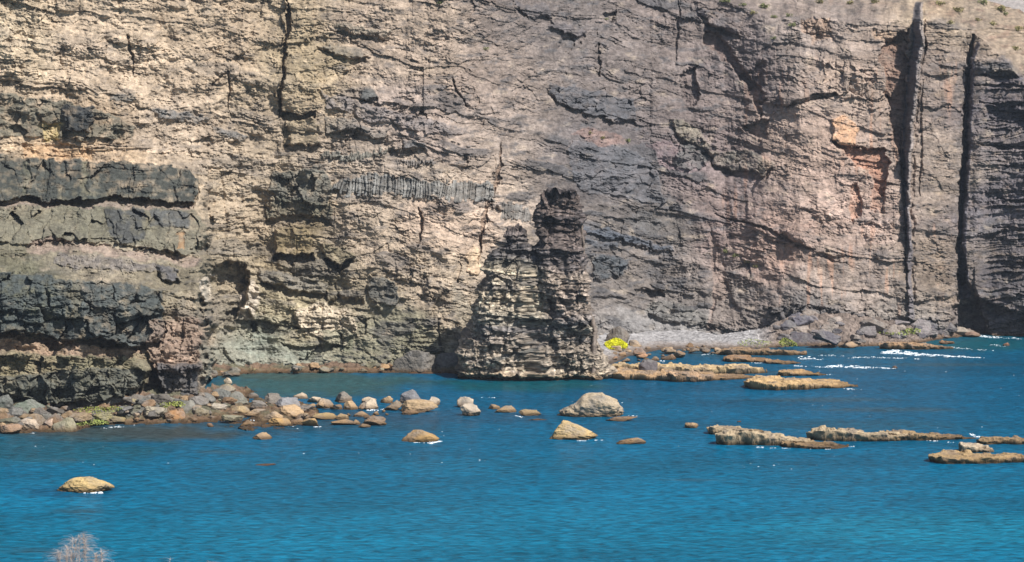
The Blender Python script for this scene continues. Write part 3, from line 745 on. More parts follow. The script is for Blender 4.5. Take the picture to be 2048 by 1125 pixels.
# ------------------------------------------------------------------ shores
SH = []
def ribbon(name, xs, wl, ft, zf, seed, colf, mat, rows=90, step=2.0, back=None):
    px = np.arange(xs[0], xs[-1], step); t = np.linspace(-0.3, 1.35, rows)
    PXx, TT = np.meshgrid(px, t)
    yw = np.interp(PXx, xs, wl); yf = np.interp(PXx, xs, ft); z1 = np.interp(PXx, xs, zf)
    Dw = H * F / (yw - HY); Df = (H - np.maximum(z1, 0)) * F / (yf - HY)
    Df = np.maximum(Df, Dw + 3)
    Dd = Dw + (Df - Dw) * TT
    X = (PXx - 1024) * Dd / F
    z = np.where(z1 > 0, z1 * np.clip(TT, -1, 2), np.abs(z1) * (1 - (2 * TT - 1) ** 2) * 1.0)
    rk = sm(1450, 1560, PXx) if name == 'beach' else 1.0
    z = z + 0.35 * fbm(X / 6, Dd / 6, 3, seed) * np.clip(TT + .1, 0.1, 1) + 0.5 * rk * facets(X / 1.6, Dd / 1.3, seed + 1) + (0.06 + 0.19 * rk) * facets(X / 0.7, Dd / 0.6, seed + 8) + 0.06 * fbm(X / .5, Dd / .5, 2, seed + 2)
    c = colf(PXx, TT, X, Dd)
    SH.append((px, HY + F * (H - z) / Dd, Dd, z))
    o = obj(name, mesh_from(name, np.stack([X, Dd, z], -1).reshape(-1, 3), grid_faces(*X.shape)[:, ::-1], np.clip(c, .02, .7).reshape(-1, 3)), mat)
    return o, (xs, wl, ft, zf)
def c_left(px, t, X, Y):
    a = np.array(lin((128, 106, 88))); b = np.array(lin((112, 108, 88))); n = sm(-.2, .3, fbm(X / 5, Y / 3, 3, 3))[..., None]
    return (a * (1 - n) + b * n) * (0.8 + .5 * fbm(X, Y, 3, 4))[..., None]
def c_beach(px, t, X, Y):
    f1, f2, k, _, _ = cells(X / 0.55, Y / 0.55, 6)
    g = np.array(lin((166, 162, 160)))[None, None] * (0.55 + 0.7 * RND[k])[..., None]
    br = np.array(lin((132, 118, 108)))[None, None] * (0.6 + .6 * RND[k])[..., None]
    m = sm(1500, 1560, px)[..., None]
    return g * (1 - m) + br * m
o, _ = ribbon('left_shore', [-160, 0, 150, 200, 400, 470, 520, 600, 640], [872, 866, 862, 850, 846, 842, 850, 846, 836], [806, 806, 808, 806, 794, 788, 800, 812, 825], [2.5, 2.5, 2.5, 2.5, 2.3, 0.9, -0.5, -0.3, -0.1], 31, c_left, M_CLIFF)
o.name = 'shore'; tag(o, kind='structure')
o, _ = ribbon('cove_shore', [380, 430, 500, 620, 800, 930], [775, 752, 747, 746, 746, 748], [755, 738, 735, 737, 735, 735], [2.0, 1.0, .8, .8, .8, .8], 37, c_left, M_CLIFF, rows=40)
o.name = 'shore'; tag(o, kind='structure')
o, _ = ribbon('beach', [1190, 1225, 1260, 1320, 1440, 1520, 1600, 1700, 1800, 1900, 1960], [735, 728, 712, 700, 699, 698, 692, 694, 692, 676, 672], [690, 676, 664, 665, 677, 668, 644, 646, 655, 662, 665], [1.6, 1.6, 1.7, 1.6, 1.2, 2.0, 4.2, 4.0, 2.8, 1.3, .4], 41, c_beach, M_CLIFF, rows=200, step=1.2)
tag(o, kind='structure')


def ground_at(px, py):
    """the shore under a point of the picture -> depth, height (None over water)"""
    best = None
    for cx, rows_, dd, zz in SH:
        if px < cx[0] or px > cx[-1]: continue
        c = min(len(cx) - 1, int((px - cx[0]) / (cx[1] - cx[0])))
        k = np.where(rows_[:, c] <= py)[0]
        if len(k) and k[0] > 0 and zz[k[0], c] > 0 and (best is None or dd[k[0], c] < best[0]):
            best = (float(dd[k[0], c]), float(zz[k[0], c]))
    return best

# ------------------------------------------------------------------ boulders
def ico(n):
    import bmesh
    bm = bmesh.new(); bmesh.ops.create_icosphere(bm, subdivisions=n, radius=1)
    v = np.array([x.co[:] for x in bm.verts]); f = np.array([[x.index for x in p.verts] for p in bm.faces]); bm.free()
    return v, f
ICO = {k: ico(k) for k in (3, 4, 5, 6)}

def rock_shape(seed, size, sub=4, flat=0.25, facet=1.0, ang=0.0):
    """faceted boulder: half-space cuts of a sphere, worn edges, rough skin. size = full x, y, z"""
    r = np.random.RandomState(seed)
    v, f = ICO[sub]
    n = r.randn(10, 3); n[:, 2] = np.abs(n[:, 2]) * 0.9 * np.sign(r.rand(10) - 0.2); n /= np.linalg.norm(n, axis=1)[:, None]
    d = 0.40 + 0.42 * r.rand(10)
    dots = v @ n.T
    rad = np.where(dots > 0.05, d[None] / np.maximum(dots, 0.05), 9)
    k = 60.0
    rr = -np.log(np.exp(-k * np.minimum(rad, 3)).sum(1) + np.exp(-k * 1.0)) / k
    rr = 1 + (rr - 1) * facet
    p = v * rr[:, None]
    o = r.rand(3) * 50
    p = p * (1 + 0.10 * fbm3(v * 1.7 + o, 2, seed % 50) + 0.13 * fbm3(v * 4.5 + o, 3, 3 + seed % 40) + 0.06 * fbm3(v * 17 + o, 3, 5 + seed % 30))[:, None]
    lay = np.sin(p[:, 2] * (9 + 5 * r.rand()) + 2 * pn3(v * 2 + o, 3))
    p *= (1 + 0.022 * lay)[:, None]
    mn, mxx = p.min(0), p.max(0)
    p = (p - (mn + mxx) / 2) / (mxx - mn) * np.array(size)
    if ang:
        ca, sa = math.cos(ang), math.sin(ang)
        p = np.stack([p[:, 0] * ca - p[:, 2] * sa, p[:, 1], p[:, 0] * sa + p[:, 2] * ca], -1)
    return p, f

N_ROCK = [0]
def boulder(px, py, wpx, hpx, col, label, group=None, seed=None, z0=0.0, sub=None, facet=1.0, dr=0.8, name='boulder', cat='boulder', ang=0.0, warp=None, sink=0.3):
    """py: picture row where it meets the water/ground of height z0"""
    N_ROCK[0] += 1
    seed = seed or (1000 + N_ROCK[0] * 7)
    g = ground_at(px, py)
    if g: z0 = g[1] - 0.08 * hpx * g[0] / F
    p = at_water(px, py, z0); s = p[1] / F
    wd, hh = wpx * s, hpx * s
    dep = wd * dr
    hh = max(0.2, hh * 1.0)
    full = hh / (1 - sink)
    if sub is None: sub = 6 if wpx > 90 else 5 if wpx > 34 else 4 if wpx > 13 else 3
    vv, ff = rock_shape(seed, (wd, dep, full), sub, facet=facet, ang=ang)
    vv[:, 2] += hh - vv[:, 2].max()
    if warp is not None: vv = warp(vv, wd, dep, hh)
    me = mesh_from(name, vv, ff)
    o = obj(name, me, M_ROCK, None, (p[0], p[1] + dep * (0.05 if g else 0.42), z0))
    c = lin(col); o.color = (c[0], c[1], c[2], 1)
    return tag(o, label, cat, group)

TAN = (178, 150, 116); GRY = (128, 120, 110); BRN = (140, 114, 88); DRK = (96, 94, 94); PAL = (196, 178, 154); OCH = (178, 144, 96)
# stand-alone rocks in the bay
def wedge(v, w, d, h):      # peak near the left, long slope to the right
    u = v[:, 0] / w + 0.5
    k = np.interp(u, [0, 0.12, 0.3, 1.0], [0.35, 0.8, 1.0, 0.25]); v[:, 2] = np.where(v[:, 2] > 0, v[:, 2] * k * 1.1, v[:, 2]); return v
def dome(v, w, d, h):
    u = v[:, 0] / w + 0.5
    k = np.interp(u, [0, 0.12, 0.3, 0.38, 0.68, 0.9, 1.0], [0.5, 0.55, 0.68, 0.98, 1.0, 0.75, 0.6]); v[:, 2] = np.where(v[:, 2] > 0, v[:, 2] * k * 1.08, v[:, 2]); return v
def hump(v, w, d, h):
    u = v[:, 0] / w + 0.5
    k = np.interp(u, [0, 0.3, 0.55, 0.9, 1.0], [0.3, 0.85, 1.0, 0.75, 0.5]); v[:, 2] = np.where(v[:, 2] > 0, v[:, 2] * k * 1.05, v[:, 2]); return v
boulder(165, 986, 118, 29, (198,170,118), 'smooth yellow boulder alone in the water above the dry bush', seed=11, warp=hump, dr=.6, facet=.6)
boulder(523, 880, 40, 17, TAN, 'small tan boulder alone in the water below the boulder spit', seed=12, dr=.7, warp=lambda v, w, d, h: wedge(v * [-1, 1, 1], w, d, h) * [-1, 1, 1])
boulder(840, 885, 78, 22, OCH, 'blocky ochre boulder washed by foam at its right end', seed=13, dr=.6)
boulder(1148, 880, 100, 36, (196,168,120), 'wedge-shaped tan boulder with its peak at the left', seed=14, warp=wedge, dr=.6, facet=.75)
boulder(1182, 835, 138, 43, (178,160,134), 'largest dome-shaped boulder in the bay, grey crown over tan flanks', seed=15, warp=dome, dr=.6, sub=6, facet=.45, sink=.38)
boulder(1244, 843, 66, 8, BRN, 'low brown rock at the right foot of the largest boulder', seed=16, dr=.5)
boulder(1262, 889, 62, 12, (160,132,100), 'low flat rock with a blocky right end just right of the wedge boulder', seed=17, dr=.5, facet=1.2)
boulder(930, 816, 34, 21, PAL, 'upper of two round pale boulders stacked in the middle of the bay', seed=18, dr=.8)
boulder(941, 833, 42, 24, PAL, 'lower of two round pale boulders stacked in the middle of the bay', seed=19, dr=.7)
boulder(988, 819, 26, 9, TAN, 'small low rock touching the back of a longer rock in mid bay', seed=20)
boulder(1011, 826, 46, 13, (168,144,112), 'long low rock between the round pair and the small flat rock', seed=21, dr=.5)
boulder(1060, 832, 46, 12, (160,140,108), 'small flat rock left of the largest boulder', seed=22, dr=.5)
boulder(1075, 841, 40, 3, (150,110,95), 'reddish rock barely breaking the surface left of the largest boulder', seed=23, dr=.4, sub=4)
boulder(1384, 857, 28, 11, TAN, 'small lone rock left of the long flat reef', seed=24)
boulder(530, 932, 44, 3, (160,120,110), 'pinkish rock awash below the small tan boulder', seed=25, dr=.4, sub=4)
boulder(1297, 742, 40, 22, (96,90,90), 'dark pyramid-shaped boulder resting on the pale reef beside the stack', seed=26, z0=0.9, dr=.7)
boulder(1790, 737, 12, 5, (110,86,84), 'tiny dark rock at the end of the foam line', seed=27)
boulder(2014, 692, 16, 6, (150,110,96), 'tiny reddish rock in open water by the far dark cliff', seed=28)
boulder(1478, 845, 9, 2.4, (190,120,110), 'tiny red rock awash behind the long flat reef', seed=29)

# boulder spit running out from the left shore: (x, waterline row, width, height, colour, label)
SPIT = [(547,808,40,22,GRY,'grey slanted boulder at the root of the spit'),(575,812,52,17,(140,138,138),'large slanting grey slab boulder on the spit'),
(601,798,32,12,PAL,'pale boulder behind the slanting grey slab'),(628,806,30,12,PAL,'pale boulder left of the first dark-sided block'),
(650,818,40,20,TAN,'pale steep-sided boulder with a dark left face'),(686,806,38,22,GRY,'tall grey-topped boulder standing behind the spit'),
(700,820,32,18,TAN,'round tan boulder under the tall grey-topped one'),(672,820,26,10,BRN,'small brown rock between two spit boulders'),
(735,820,42,22,PAL,'pale boulder topped by a flat sunlit block'),(738,806,30,11,PAL,'flat block perched in the middle of the spit'),
(773,807,26,14,TAN,'small rounded boulder behind the spit, left of the tallest grey one'),(785,822,40,20,(132,116,96),'dark brown boulder between pale ones on the spit'),
(822,808,48,27,(124,122,122),'tallest grey boulder near the outer end of the spit'),(838,826,76,24,(176,150,116),'broad tan boulder at the outer end of the spit'),
(866,812,28,17,PAL,'pale boulder forming the outermost tip of the spit'),(820,830,36,8,BRN,'low brown rock at the foot of the broad tan boulder'),
(610,822,40,12,(120,112,104),'flat dark rock in the middle of the spit'),(585,832,56,22,TAN,'broad tan boulder at the front of the spit root'),
(545,838,50,16,TAN,'tan boulder with a pale top on the near side of the spit'),(560,852,48,16,OCH,'ochre boulder on the near side of the spit, foam beside it'),
(495,852,34,12,(160,128,92),'brown rock in shallow water left of the ochre boulder'),(592,850,36,14,BRN,'brown block joined to the ochre boulder'),
(620,852,36,16,OCH,'ochre rock left of the low humped rock'),(645,840,56,12,(168,144,104),'low humped tan rock in front of the spit'),
(684,840,28,12,(170,146,112),'oval tan rock right of the humped rock'),(723,834,34,10,TAN,'small square-ended rock between the spit and the near slabs'),
(742,838,30,5,BRN,'thin low rock right of the square-ended rock'),(690,851,58,11,(160,132,100),'long flat rock at the near front of the spit'),
(713,850,16,10,TAN,'small block between two near flat rocks'),(748,852,50,17,(138,116,94),'dark slab tilting down to the right at the near front'),
(728,856,26,7,TAN,'low rock below the tilting dark slab'),(605,838,30,10,(128,112,94),'dark flat rock in the shallow gap of the spit'),
(520,815,40,14,GRY,'grey boulder on the shore end of the spit'),(505,798,26,12,(120,118,112),'small dark grey rock at the back of the shore end'),
(510,830,42,12,TAN,'flat tan boulder at the shore end of the spit'),(480,828,40,16,(170,148,112),'angular tan boulder with a shaded left side by the shore end'),
(465,840,46,10,(150,142,112),'flat olive boulder at the edge of the left shore'),(455,768,18,12,PAL,'small pale upright stone on the skyline of the shore heap'),
(420,855,14,8,(170,120,80),'small ochre rock awash below the left shore'),(445,800,52,22,(118,118,112),'rounded dark boulder in the middle of the shore heap'),
(476,806,44,24,(126,124,112),'rounded greenish-grey boulder right of the rounded dark one'),(435,818,40,12,(170,158,140),'pale flat boulder below the rounded dark ones')]
for i, (x, y, wq, hq, c, lb) in enumerate(SPIT):
    z0 = 0.0 if x > 500 else 0.5
    boulder(x, y, wq, hq, c, lb, 'boulders of the spit', seed=2000 + i * 3, z0=z0 if y < 845 else 0, dr=.75)

# left shore
LSH = [(132,862,54,28,(150,142,116),'big two-toned boulder at the water edge, grey top and orange foot'),(60,828,62,30,(116,122,108),'large greenish-grey angular boulder under the overhang'),
(58,856,58,20,(200,178,152),'pale flat boulder at the water edge left of the two-toned one'),(20,862,50,14,(160,130,104),'brown rock at the left edge of the picture shoreline'),
(270,818,44,20,(150,138,110),'tan boulder below the green algae'),(310,828,52,16,(166,154,132),'long pale boulder right of the algae'),
(295,805,34,12,(110,110,104),'dark rounded boulder under the headland'),(375,826,34,26,(150,146,128),'tall grey boulder right of the small cave'),
(350,836,50,18,(158,120,84),'orange-brown boulder at the water edge below the cave'),(400,830,36,16,(140,128,104),'rounded brown boulder on the shore below the cave'),
(245,826,34,14,(112,112,108),'dark angular rock beside the tan boulder'),(160,838,50,12,(150,130,104),'flat brown rock behind the two-toned boulder'),
(8,815,40,26,(100,104,96),'dark boulder at the far left under the overhang'),(98,850,22,12,(186,160,138),'small pinkish rock between two pale boulders'),
(205,836,40,12,(150,140,100),'mossy flat rock below the green algae'),(235,842,36,10,(146,132,96),'low mossy rock at the water edge'),
(415,800,34,14,(118,116,108),'dark boulder at the corner of the headland'),(452,782,40,14,(150,136,112),'brown boulder in the corner behind the shore heap')]
for i, (x, y, wq, hq, c, lb) in enumerate(LSH):
    boulder(x, y, wq, hq, c, lb, 'boulders of the left shore', seed=3001 + i * 3, z0=max(0.0, (862 - y) * 0.02), dr=.8)

rg = random.Random(5)
def scatter(n, xr, yline, span, wr, cols, label, group, zf, name='boulder', hr=(0.3, 0.52)):
    for i in range(n):
        x = rg.uniform(*xr); t = rg.random()
        y = float(np.interp(x, *yline)) - t * float(np.interp(x, *span))
        wq = wr[0] + (wr[1] - wr[0]) * rg.random() ** 2
        c = rg.choice(cols); k = rg.uniform(0.85, 1.12)
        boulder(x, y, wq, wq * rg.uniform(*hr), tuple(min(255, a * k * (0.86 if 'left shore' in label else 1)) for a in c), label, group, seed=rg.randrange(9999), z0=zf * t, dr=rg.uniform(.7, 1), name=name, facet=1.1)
LW = ([-60, 0, 150, 200, 400, 480, 520], [866, 862, 858, 846, 843, 842, 845])
scatter(150, (-20, 470), LW, ([-60, 300, 480], [52, 46, 60]), (9, 46), [TAN, GRY, BRN, (128,124,104), (112,110,102)], 'one of the small stones strewn between the big boulders of the left shore', 'small stones of the left shore', 1.5, 'shore_stone')
scatter(26, (470, 800), ([470, 560, 700, 800], [846, 846, 838, 834]), ([470, 800], [46, 22]), (7, 17), [TAN, GRY, BRN, OCH], 'one of the small stones filling the gaps of the boulder spit', 'small stones of the spit', 0.5, 'shore_stone')
# foot of the main wall in the inner cove
scatter(26, (500, 800), ([430, 620, 800], [746, 744, 744]), ([430, 800], [8, 14]), (8, 26), [(150,144,112), (160,130,96), (128,122,104)], 'one of the olive boulders fallen along the foot of the wall in the inner cove', 'boulders of the inner cove', 0.9)
scatter(12, (395, 480), ([395, 480], [775, 750]), ([395, 480], [26, 10]), (14, 36), [(120,116,104), (160,126,96), (98,98,94)], 'one of the boulders heaped at the corner of the headland and the inner cove', 'boulders at the headland corner', 1.0)
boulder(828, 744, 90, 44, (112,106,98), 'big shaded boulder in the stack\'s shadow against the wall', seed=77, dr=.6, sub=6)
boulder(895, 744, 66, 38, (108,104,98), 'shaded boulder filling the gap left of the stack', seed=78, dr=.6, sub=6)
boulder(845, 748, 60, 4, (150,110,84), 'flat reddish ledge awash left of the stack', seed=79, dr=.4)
# rubble between the stack and the pebble beach
scatter(46, (1222, 1440), ([1222, 1260, 1340, 1440], [730, 724, 722, 712]), ([1222, 1300, 1440], [34, 30, 20]), (8, 28), [BRN, (160,124,98), (140,120,100), (176,150,120)], 'one of the brown boulders between the stack and the pebble beach', 'brown boulders right of the stack', 0.7)
# boulder field under the tall wall
scatter(64, (1545, 1900), ([1545, 1700, 1800, 1900], [690, 690, 684, 676]), ([1545, 1640, 1900], [56, 54, 24]), (16, 62), [(112,106,106), (128,120,118), (100,96,100), (140,128,118)], 'one of the grey boulders heaped below the tall pale wall', 'grey boulders below the tall wall', 5.0)
boulder(1620, 693, 84, 26, (92,86,88), 'large dark flat-topped boulder beside the yellow-green algae', seed=81, dr=.6, sub=6)
boulder(1605, 656, 44, 26, (108,104,110), 'big rounded blue-grey boulder high in the boulder field', seed=82, z0=3.6)
boulder(1700, 697, 40, 12, (170,144,116), 'pale brown boulder at the water edge of the boulder field', seed=83)
boulder(1920, 671, 44, 17, (150,138,124), 'grey pyramid boulder at the right end of the shore', seed=84)
boulder(1884, 668, 34, 16, (118,110,108), 'dark slanting boulder second from the right end of the shore', seed=85, z0=.5)
boulder(1945, 672, 34, 8, (134,110,96), 'low brown rock at the very right end of the shore', seed=86)
boulder(1236, 692, 50, 40, (120,110,100), 'rugged dark outcrop above the bright yellow algae', seed=87, z0=1.2, dr=.8, name='outcrop', cat='outcrop')

# ------------------------------------------------------------------ flat reefs
def reef(x0, x1, yf, yb, h, col, label, seed, tail=0.35, name='reef', z0=0.0, group='flat reefs'):
    """tilted slab: high cut edge at the left, thinning to the right"""
    D1 = H * F / (yf - HY); hm = h
    D2 = (H - hm * 0.8) * F / (yb - HY)
    D2 = max(D2, D1 + 4)
    nx, ny = int(min(520, (x1 - x0) * 1.6) + 40), 150
    u = np.linspace(-0.06, 1.06, nx); v = np.linspace(0, 1, ny); v = -0.15 + 1.3 * (0.45 * v + 0.55 * v ** 2.2)
    U, Vv = np.meshgrid(u, v)
    px = x0 + (x1 - x0) * U; Dd = D1 + (D2 - D1) * Vv
    X = (px - 1024) * Dd / F; Y = Dd
    wob = 0.16 * fbm(X / 4.5 + seed, Y / 8, 3, seed, 0.5)
    # rounded outline: distance from edge in metres
    half = np.interp(U, [0, 0.04, 0.12, 0.5, 0.85, 1.0], [0.15, 0.32, 0.44, 0.5, 0.36, 0.08]) 
    cen = 0.5 + 0.10 * np.sin(U * 5 + seed)
    e = (half - np.abs(Vv - cen) + wob * 0.9) * (D2 - D1)
    eu = np.minimum((U + 0.02), (1.02 - U)) * (x1 - x0) * D1 / F + 3 * wob
    e = np.minimum(e, eu)
    prof = sm(-0.12, 0.12, e)
    ht = 0.8 * h * np.interp(U, [0, 0.08, 0.4, 0.75, 1.0], [0.85, 1.0, 0.85, 0.45 + tail * 0.2, tail * 0.6])
    n = fbm(X / 3.5, Y / 2.5 + seed, 4, seed + 9)
    z = ht * (0.9 + 0.45 * n)
    stp = 0.28
    zz = z + 0.16 * fbm(X / 1.6 + 5, Y / 1.6, 3, seed + 12)
    z = 0.2 * z + 0.8 * (np.floor(zz / stp) + sm(0.72, 0.98, zz / stp - np.floor(zz / stp))) * stp
    z = z * 1.15 + 0.12 * facets(X / 2.4, Y / 2.0, seed + 5) + 0.08 * facets(X / 0.9, Y / 0.7, seed + 6) + 0.05 * fbm(X / 0.5, Y / 0.5, 3, seed)
    z = z0 + prof * np.maximum(z, 0.08) - (1 - prof) * 0.9
    fr_ = np.clip((cen - Vv) / 0.25, 0, 1)
    drop = 1 - prof
    Y = Y + fr_ * drop * (0.9 + 0.5 * fbm(X / 2.0, Y * 0 + seed, 3, seed + 40)) * min(1.0, h)
    X = X + np.clip(1 - U / 0.08, 0, 1) * drop * 0.8
    c = np.array(lin(col))[None, None] * (0.9 + 0.4 * fbm(X / 1.6, Y / 1.2, 4, seed + 20, 0.6))[..., None]
    gm = sm(0.0, 0.4, fbm(X / 3, Y / 3, 3, seed + 23))[..., None]; c = c + (np.array(lin((120, 110, 102))) - c) * gm * 0.6
    Y = Y + 0.3 * fbm(X / 1.2, z * 2.2 + seed, 3, seed + 30) * (1 - sm(0.3, 1.2, e)); X = X + 0.2 * fbm(Y / 1.2, z * 2.2 + seed, 3, seed + 31) * (1 - sm(0.3, 1.2, eu))
    # undercut left/front faces: pull the foot inward a little
    me = mesh_from(name, np.stack([X - X.mean(), Y - D1, z], -1).reshape(-1, 3), grid_faces(ny, nx)[:, ::-1], np.clip(c, .02, .7).reshape(-1, 3))
    o = obj(name, me, M_REEF, None, (X.mean(), D1, 0))
    return tag(o, label, 'reef', group)
M_REEF = rock_material('reef_rock', True, 1.6, True)
M_REEF.node_tree.nodes  # same stone as the cliff foot, browner by its own colour
RC = (180, 160, 130); RB = (158, 134, 102)
reef(1412, 1530, 871, 858, 1.1, RC, 'small flat-topped reef just behind the left end of the long right-hand reef', 401, .5)
reef(1432, 1640, 893, 866, 1.9, RC, 'broad pale reef with a dark undercut left end in the right half of the bay', 402, .3)
reef(1560, 1692, 899, 878, 0.7, RB, 'low brown tail of reef running right from the broad pale reef', 403, .3)
reef(1612, 1830, 884, 860, 1.7, RC, 'long flat-topped reef with a jagged dark left end, behind the broad one', 404, .8)
reef(1760, 1948, 882, 862, 1.1, RB, 'low rough reef tapering right from the long flat-topped reef into foam', 405, .3)
reef(1860, 2130, 928, 902, 1.0, (176,148,108), 'brown reef crossing the right edge of the picture', 406, .9)
reef(1915, 1985, 908, 896, 1.1, (200,182,156), 'small pale block sitting on the brown reef at the right edge', 407, .8)
reef(1955, 2110, 891, 877, 0.8, RB, 'thin dark reef behind the brown one at the right edge', 408, .8)
reef(1225, 1530, 750, 726, 1.7, (190,164,124), 'long straight-topped pale reef running right from the foot of the stack', 409, 1.6)
reef(1215, 1500, 762, 738, 1.2, (182,150,114), 'lower front ledge of reef right of the stack', 410, .5)
reef(1335, 1428, 765, 742, 1.7, (176,146,116), 'dark-fronted block of reef at the front of the ledge by the stack', 411, 1.0)
reef(1490, 1710, 780, 752, 1.5, (192,160,116), 'isolated orange-brown reef with a black cave-like front', 412, .3)
reef(1556, 1650, 753, 738, 0.9, (190,156,112), 'small orange-brown reef behind the isolated one', 413, .3)
reef(1440, 1610, 712, 697, 1.5, (150,124,96), 'dark brown reef just off the pebble beach', 414, .7)
reef(1450, 1545, 726, 710, 0.9, (160,128,98), 'low brown reef second row off the pebble beach', 415, .5)
reef(1528, 1600, 729, 718, 0.7, (166,136,104), 'small brown reef right of the low one off the pebble beach', 416, .5)
reef(1762, 1905, 700, 684, 1.5, (170,138,106), 'brown reef along the water edge of the boulder field', 417, .5)
reef(1880, 1912, 689, 684, 0.6, (150,120,96), 'tiny brown reef beyond the end of the boulder-field reef', 418, .5)

# pebbles on the beach too many to count
def leafy(n, fn, size, seed, tri=True):
    r = np.random.RandomState(seed); vs = []; k = 0
    pos = fn(r, n)
    a = r.randn(n, 3); a /= np.linalg.norm(a, axis=1)[:, None]; b = np.cross(a, r.randn(n, 3)); b /= np.linalg.norm(b, axis=1)[:, None]
    s = size * (0.5 + r.rand(n))[:, None]
    v = np.stack([pos - a * s, pos + b * s * .6, pos + a * s, pos - b * s * .6], 1).reshape(-1, 3)
    return v, np.arange(4 * n).reshape(n, 4)

def mat_patch(px, py, wpx, dpx, z0, mat, label, seed, cat='algae', kind=None, n=900, thick=0.25, size=0.16):
    """a low mat of algae lying over the stones"""
    p = at_water(px, py, z0); s = p[1] / F
    rx = wpx * s / 2; ry = max(1.0, dpx * s * (p[1] / (H - z0)) * 0.5)
    def fn(r, n):
        q = r.rand(n) ** .5; a = r.rand(n) * 6.283
        x = q * np.cos(a) * rx; y = q * np.sin(a) * ry
        y = y + 0.2 * ry * np.sin(x / rx * 4 + seed)
        z = thick * (1 - q ** 2) * (0.3 + r.rand(n)) + y * 0.10 + 0.15
        return np.stack([x, y, z], -1)
    v, q = leafy(n, fn, size, seed)
    o = obj('algae', mesh_from('algae', v, q, smooth=False), mat, None, tuple(p))
    return tag(o, label, cat, None, 'stuff')
mat_patch(1232, 690, 46, 9, 1.4, M_ALGAE, 'bright yellow algae at the foot of the dark outcrop', 1, n=3000, thick=.45, size=.14)
mat_patch(1575, 688, 36, 7, 1.0, M_ALGAE3, 'yellow-green algae left of the large dark boulder', 2, n=420, thick=.5, size=.16)
mat_patch(1510, 688, 70, 7, 1.0, M_ALGAE2, 'thin green algae scattered over the beach stones', 3, n=200, size=.14)
mat_patch(1790, 664, 110, 6, 2.2, M_ALGAE2, 'pale green algae near the foot of the tall dyke', 4, n=500, size=.2)
mat_patch(195, 822, 100, 7, 1.9, M_ALGAE3, 'yellow-green algae strip under the headland', 5, n=420, size=.11)
mat_patch(345, 812, 50, 6, 2.0, M_ALGAE3, 'yellow-green algae below the small cave', 6, n=300, size=.11)
mat_patch(180, 848, 80, 6, .5, M_ALGAE2, 'dull green algae at the water edge of the left shore', 7, n=500, size=.12)

# ------------------------------------------------------------------ shrubs clinging to the slopes
def shrub(px, py, wpx, mat, label, seed, group='shrubs of the upper slope'):
    c = cliff_point(px, py); s = c[1] / F; r_ = wpx * s / 2
    c[1] -= 0.15
    root = empty('shrub', tuple(c)); tag(root, label, 'shrub', group)
    def fn(r, n):
        p = r.randn(n, 3); p /= np.linalg.norm(p, axis=1)[:, None]; p *= (r.rand(n) ** .4)[:, None] * (1 + .3 * np.sin(p[:, :1] * 5 + seed))
        return p * np.array([r_, r_ * .8, r_ * .5]) + [0, -r_ * .3, r_ * .3]
    v, q = leafy(int(40 + wpx * 7), fn, r_ * .16, seed)
    obj('foliage', mesh_from('foliage', v, q, smooth=False), mat, root)
    vs = []; fs = []
    r = np.random.RandomState(seed)
    for i in range(6):
        d = r.randn(3); d[2] = abs(d[2]) + .5; d /= np.linalg.norm(d); e = d * r_ * .7; k = len(vs)
        vs += [(-.03 * r_, 0, -.1), (.03 * r_, 0, -.1), (e[0] + .01, e[1] - r_ * .2, e[2]), (e[0] - .01, e[1] - r_ * .2, e[2])]; fs.append([k, k + 1, k + 2, k + 3])
    obj('stem', mesh_from('stem', np.array(vs), np.array(fs), smooth=False), M_WOOD, root)
SHR = [(1452,4,22,0,'green shrub at the top edge, leftmost of the rim shrubs'),(1487,12,16,0,'green shrub on the rim right of the leftmost one'),
(1527,16,22,0,'round green shrub in the middle of the rim row'),(1505,28,16,1,'dry ochre shrub just below the rim row'),(1577,33,14,0,'small green shrub at the right of the rim row'),
(1548,36,14,0,'small green shrub low on the rim slope'),(1585,52,16,0,'green shrub on a ledge below the rim'),(1640,6,18,1,'dry shrub at the top edge above the pale wall'),
(1700,8,16,1,'dry shrub at the top edge near the tall dyke'),(1748,6,18,1,'dry shrub at the top edge just left of the tall dyke'),
(1878,10,20,1,'dry shrub on the slope right of the dyke tip'),(1915,24,22,1,'ochre shrub on the slope above the second cleft'),
(1965,8,20,0,'greenish shrub on the skyline at the top right'),(2000,22,26,1,'wide ochre shrub near the top right corner'),(2010,30,16,0,'olive shrub below the wide ochre one'),
(1985,50,18,1,'dry shrub on the ochre slope below the skyline'),(1955,42,14,1,'small dry shrub above the second cleft'),
(972,100,13,0,'single green shrub high on the grey diagonal ledge'),(880,8,12,0,'tiny green shrub at the top edge of the middle wall'),
(1256,283,14,0,'green shrub below the reddish ledge of the grey wall'),(1205,278,14,1,'yellowish shrub on the reddish ledge'),(1180,268,12,1,'small ochre shrub at the left of the reddish ledge'),
(1452,505,16,0,'bright green shrub at the upper end of the green strip'),(1470,513,14,0,'small green shrub in the green strip'),(1495,525,14,1,'yellow shrub at the lower end of the green strip'),(1512,534,12,1,'tiny yellow shrub below the green strip'),
(1548,78,12,0,'tiny green shrub on the wall below the rim'),(1900,48,16,1,'low ochre scrub between the dyke tip and the second cleft'),(2035,60,20,1,'ochre scrub by the right edge of the picture below the skyline'),(2030,100,18,1,'ochre scrub by the right edge above the far dark wall'),(1212,40,10,0,'tiny green shrub beside the dark hollow near the top')]
for i, (x, y, wq, k, lb) in enumerate(SHR):
    shrub(x, y, wq, (M_LEAF, M_LEAF2)[k], lb, 50 + i)

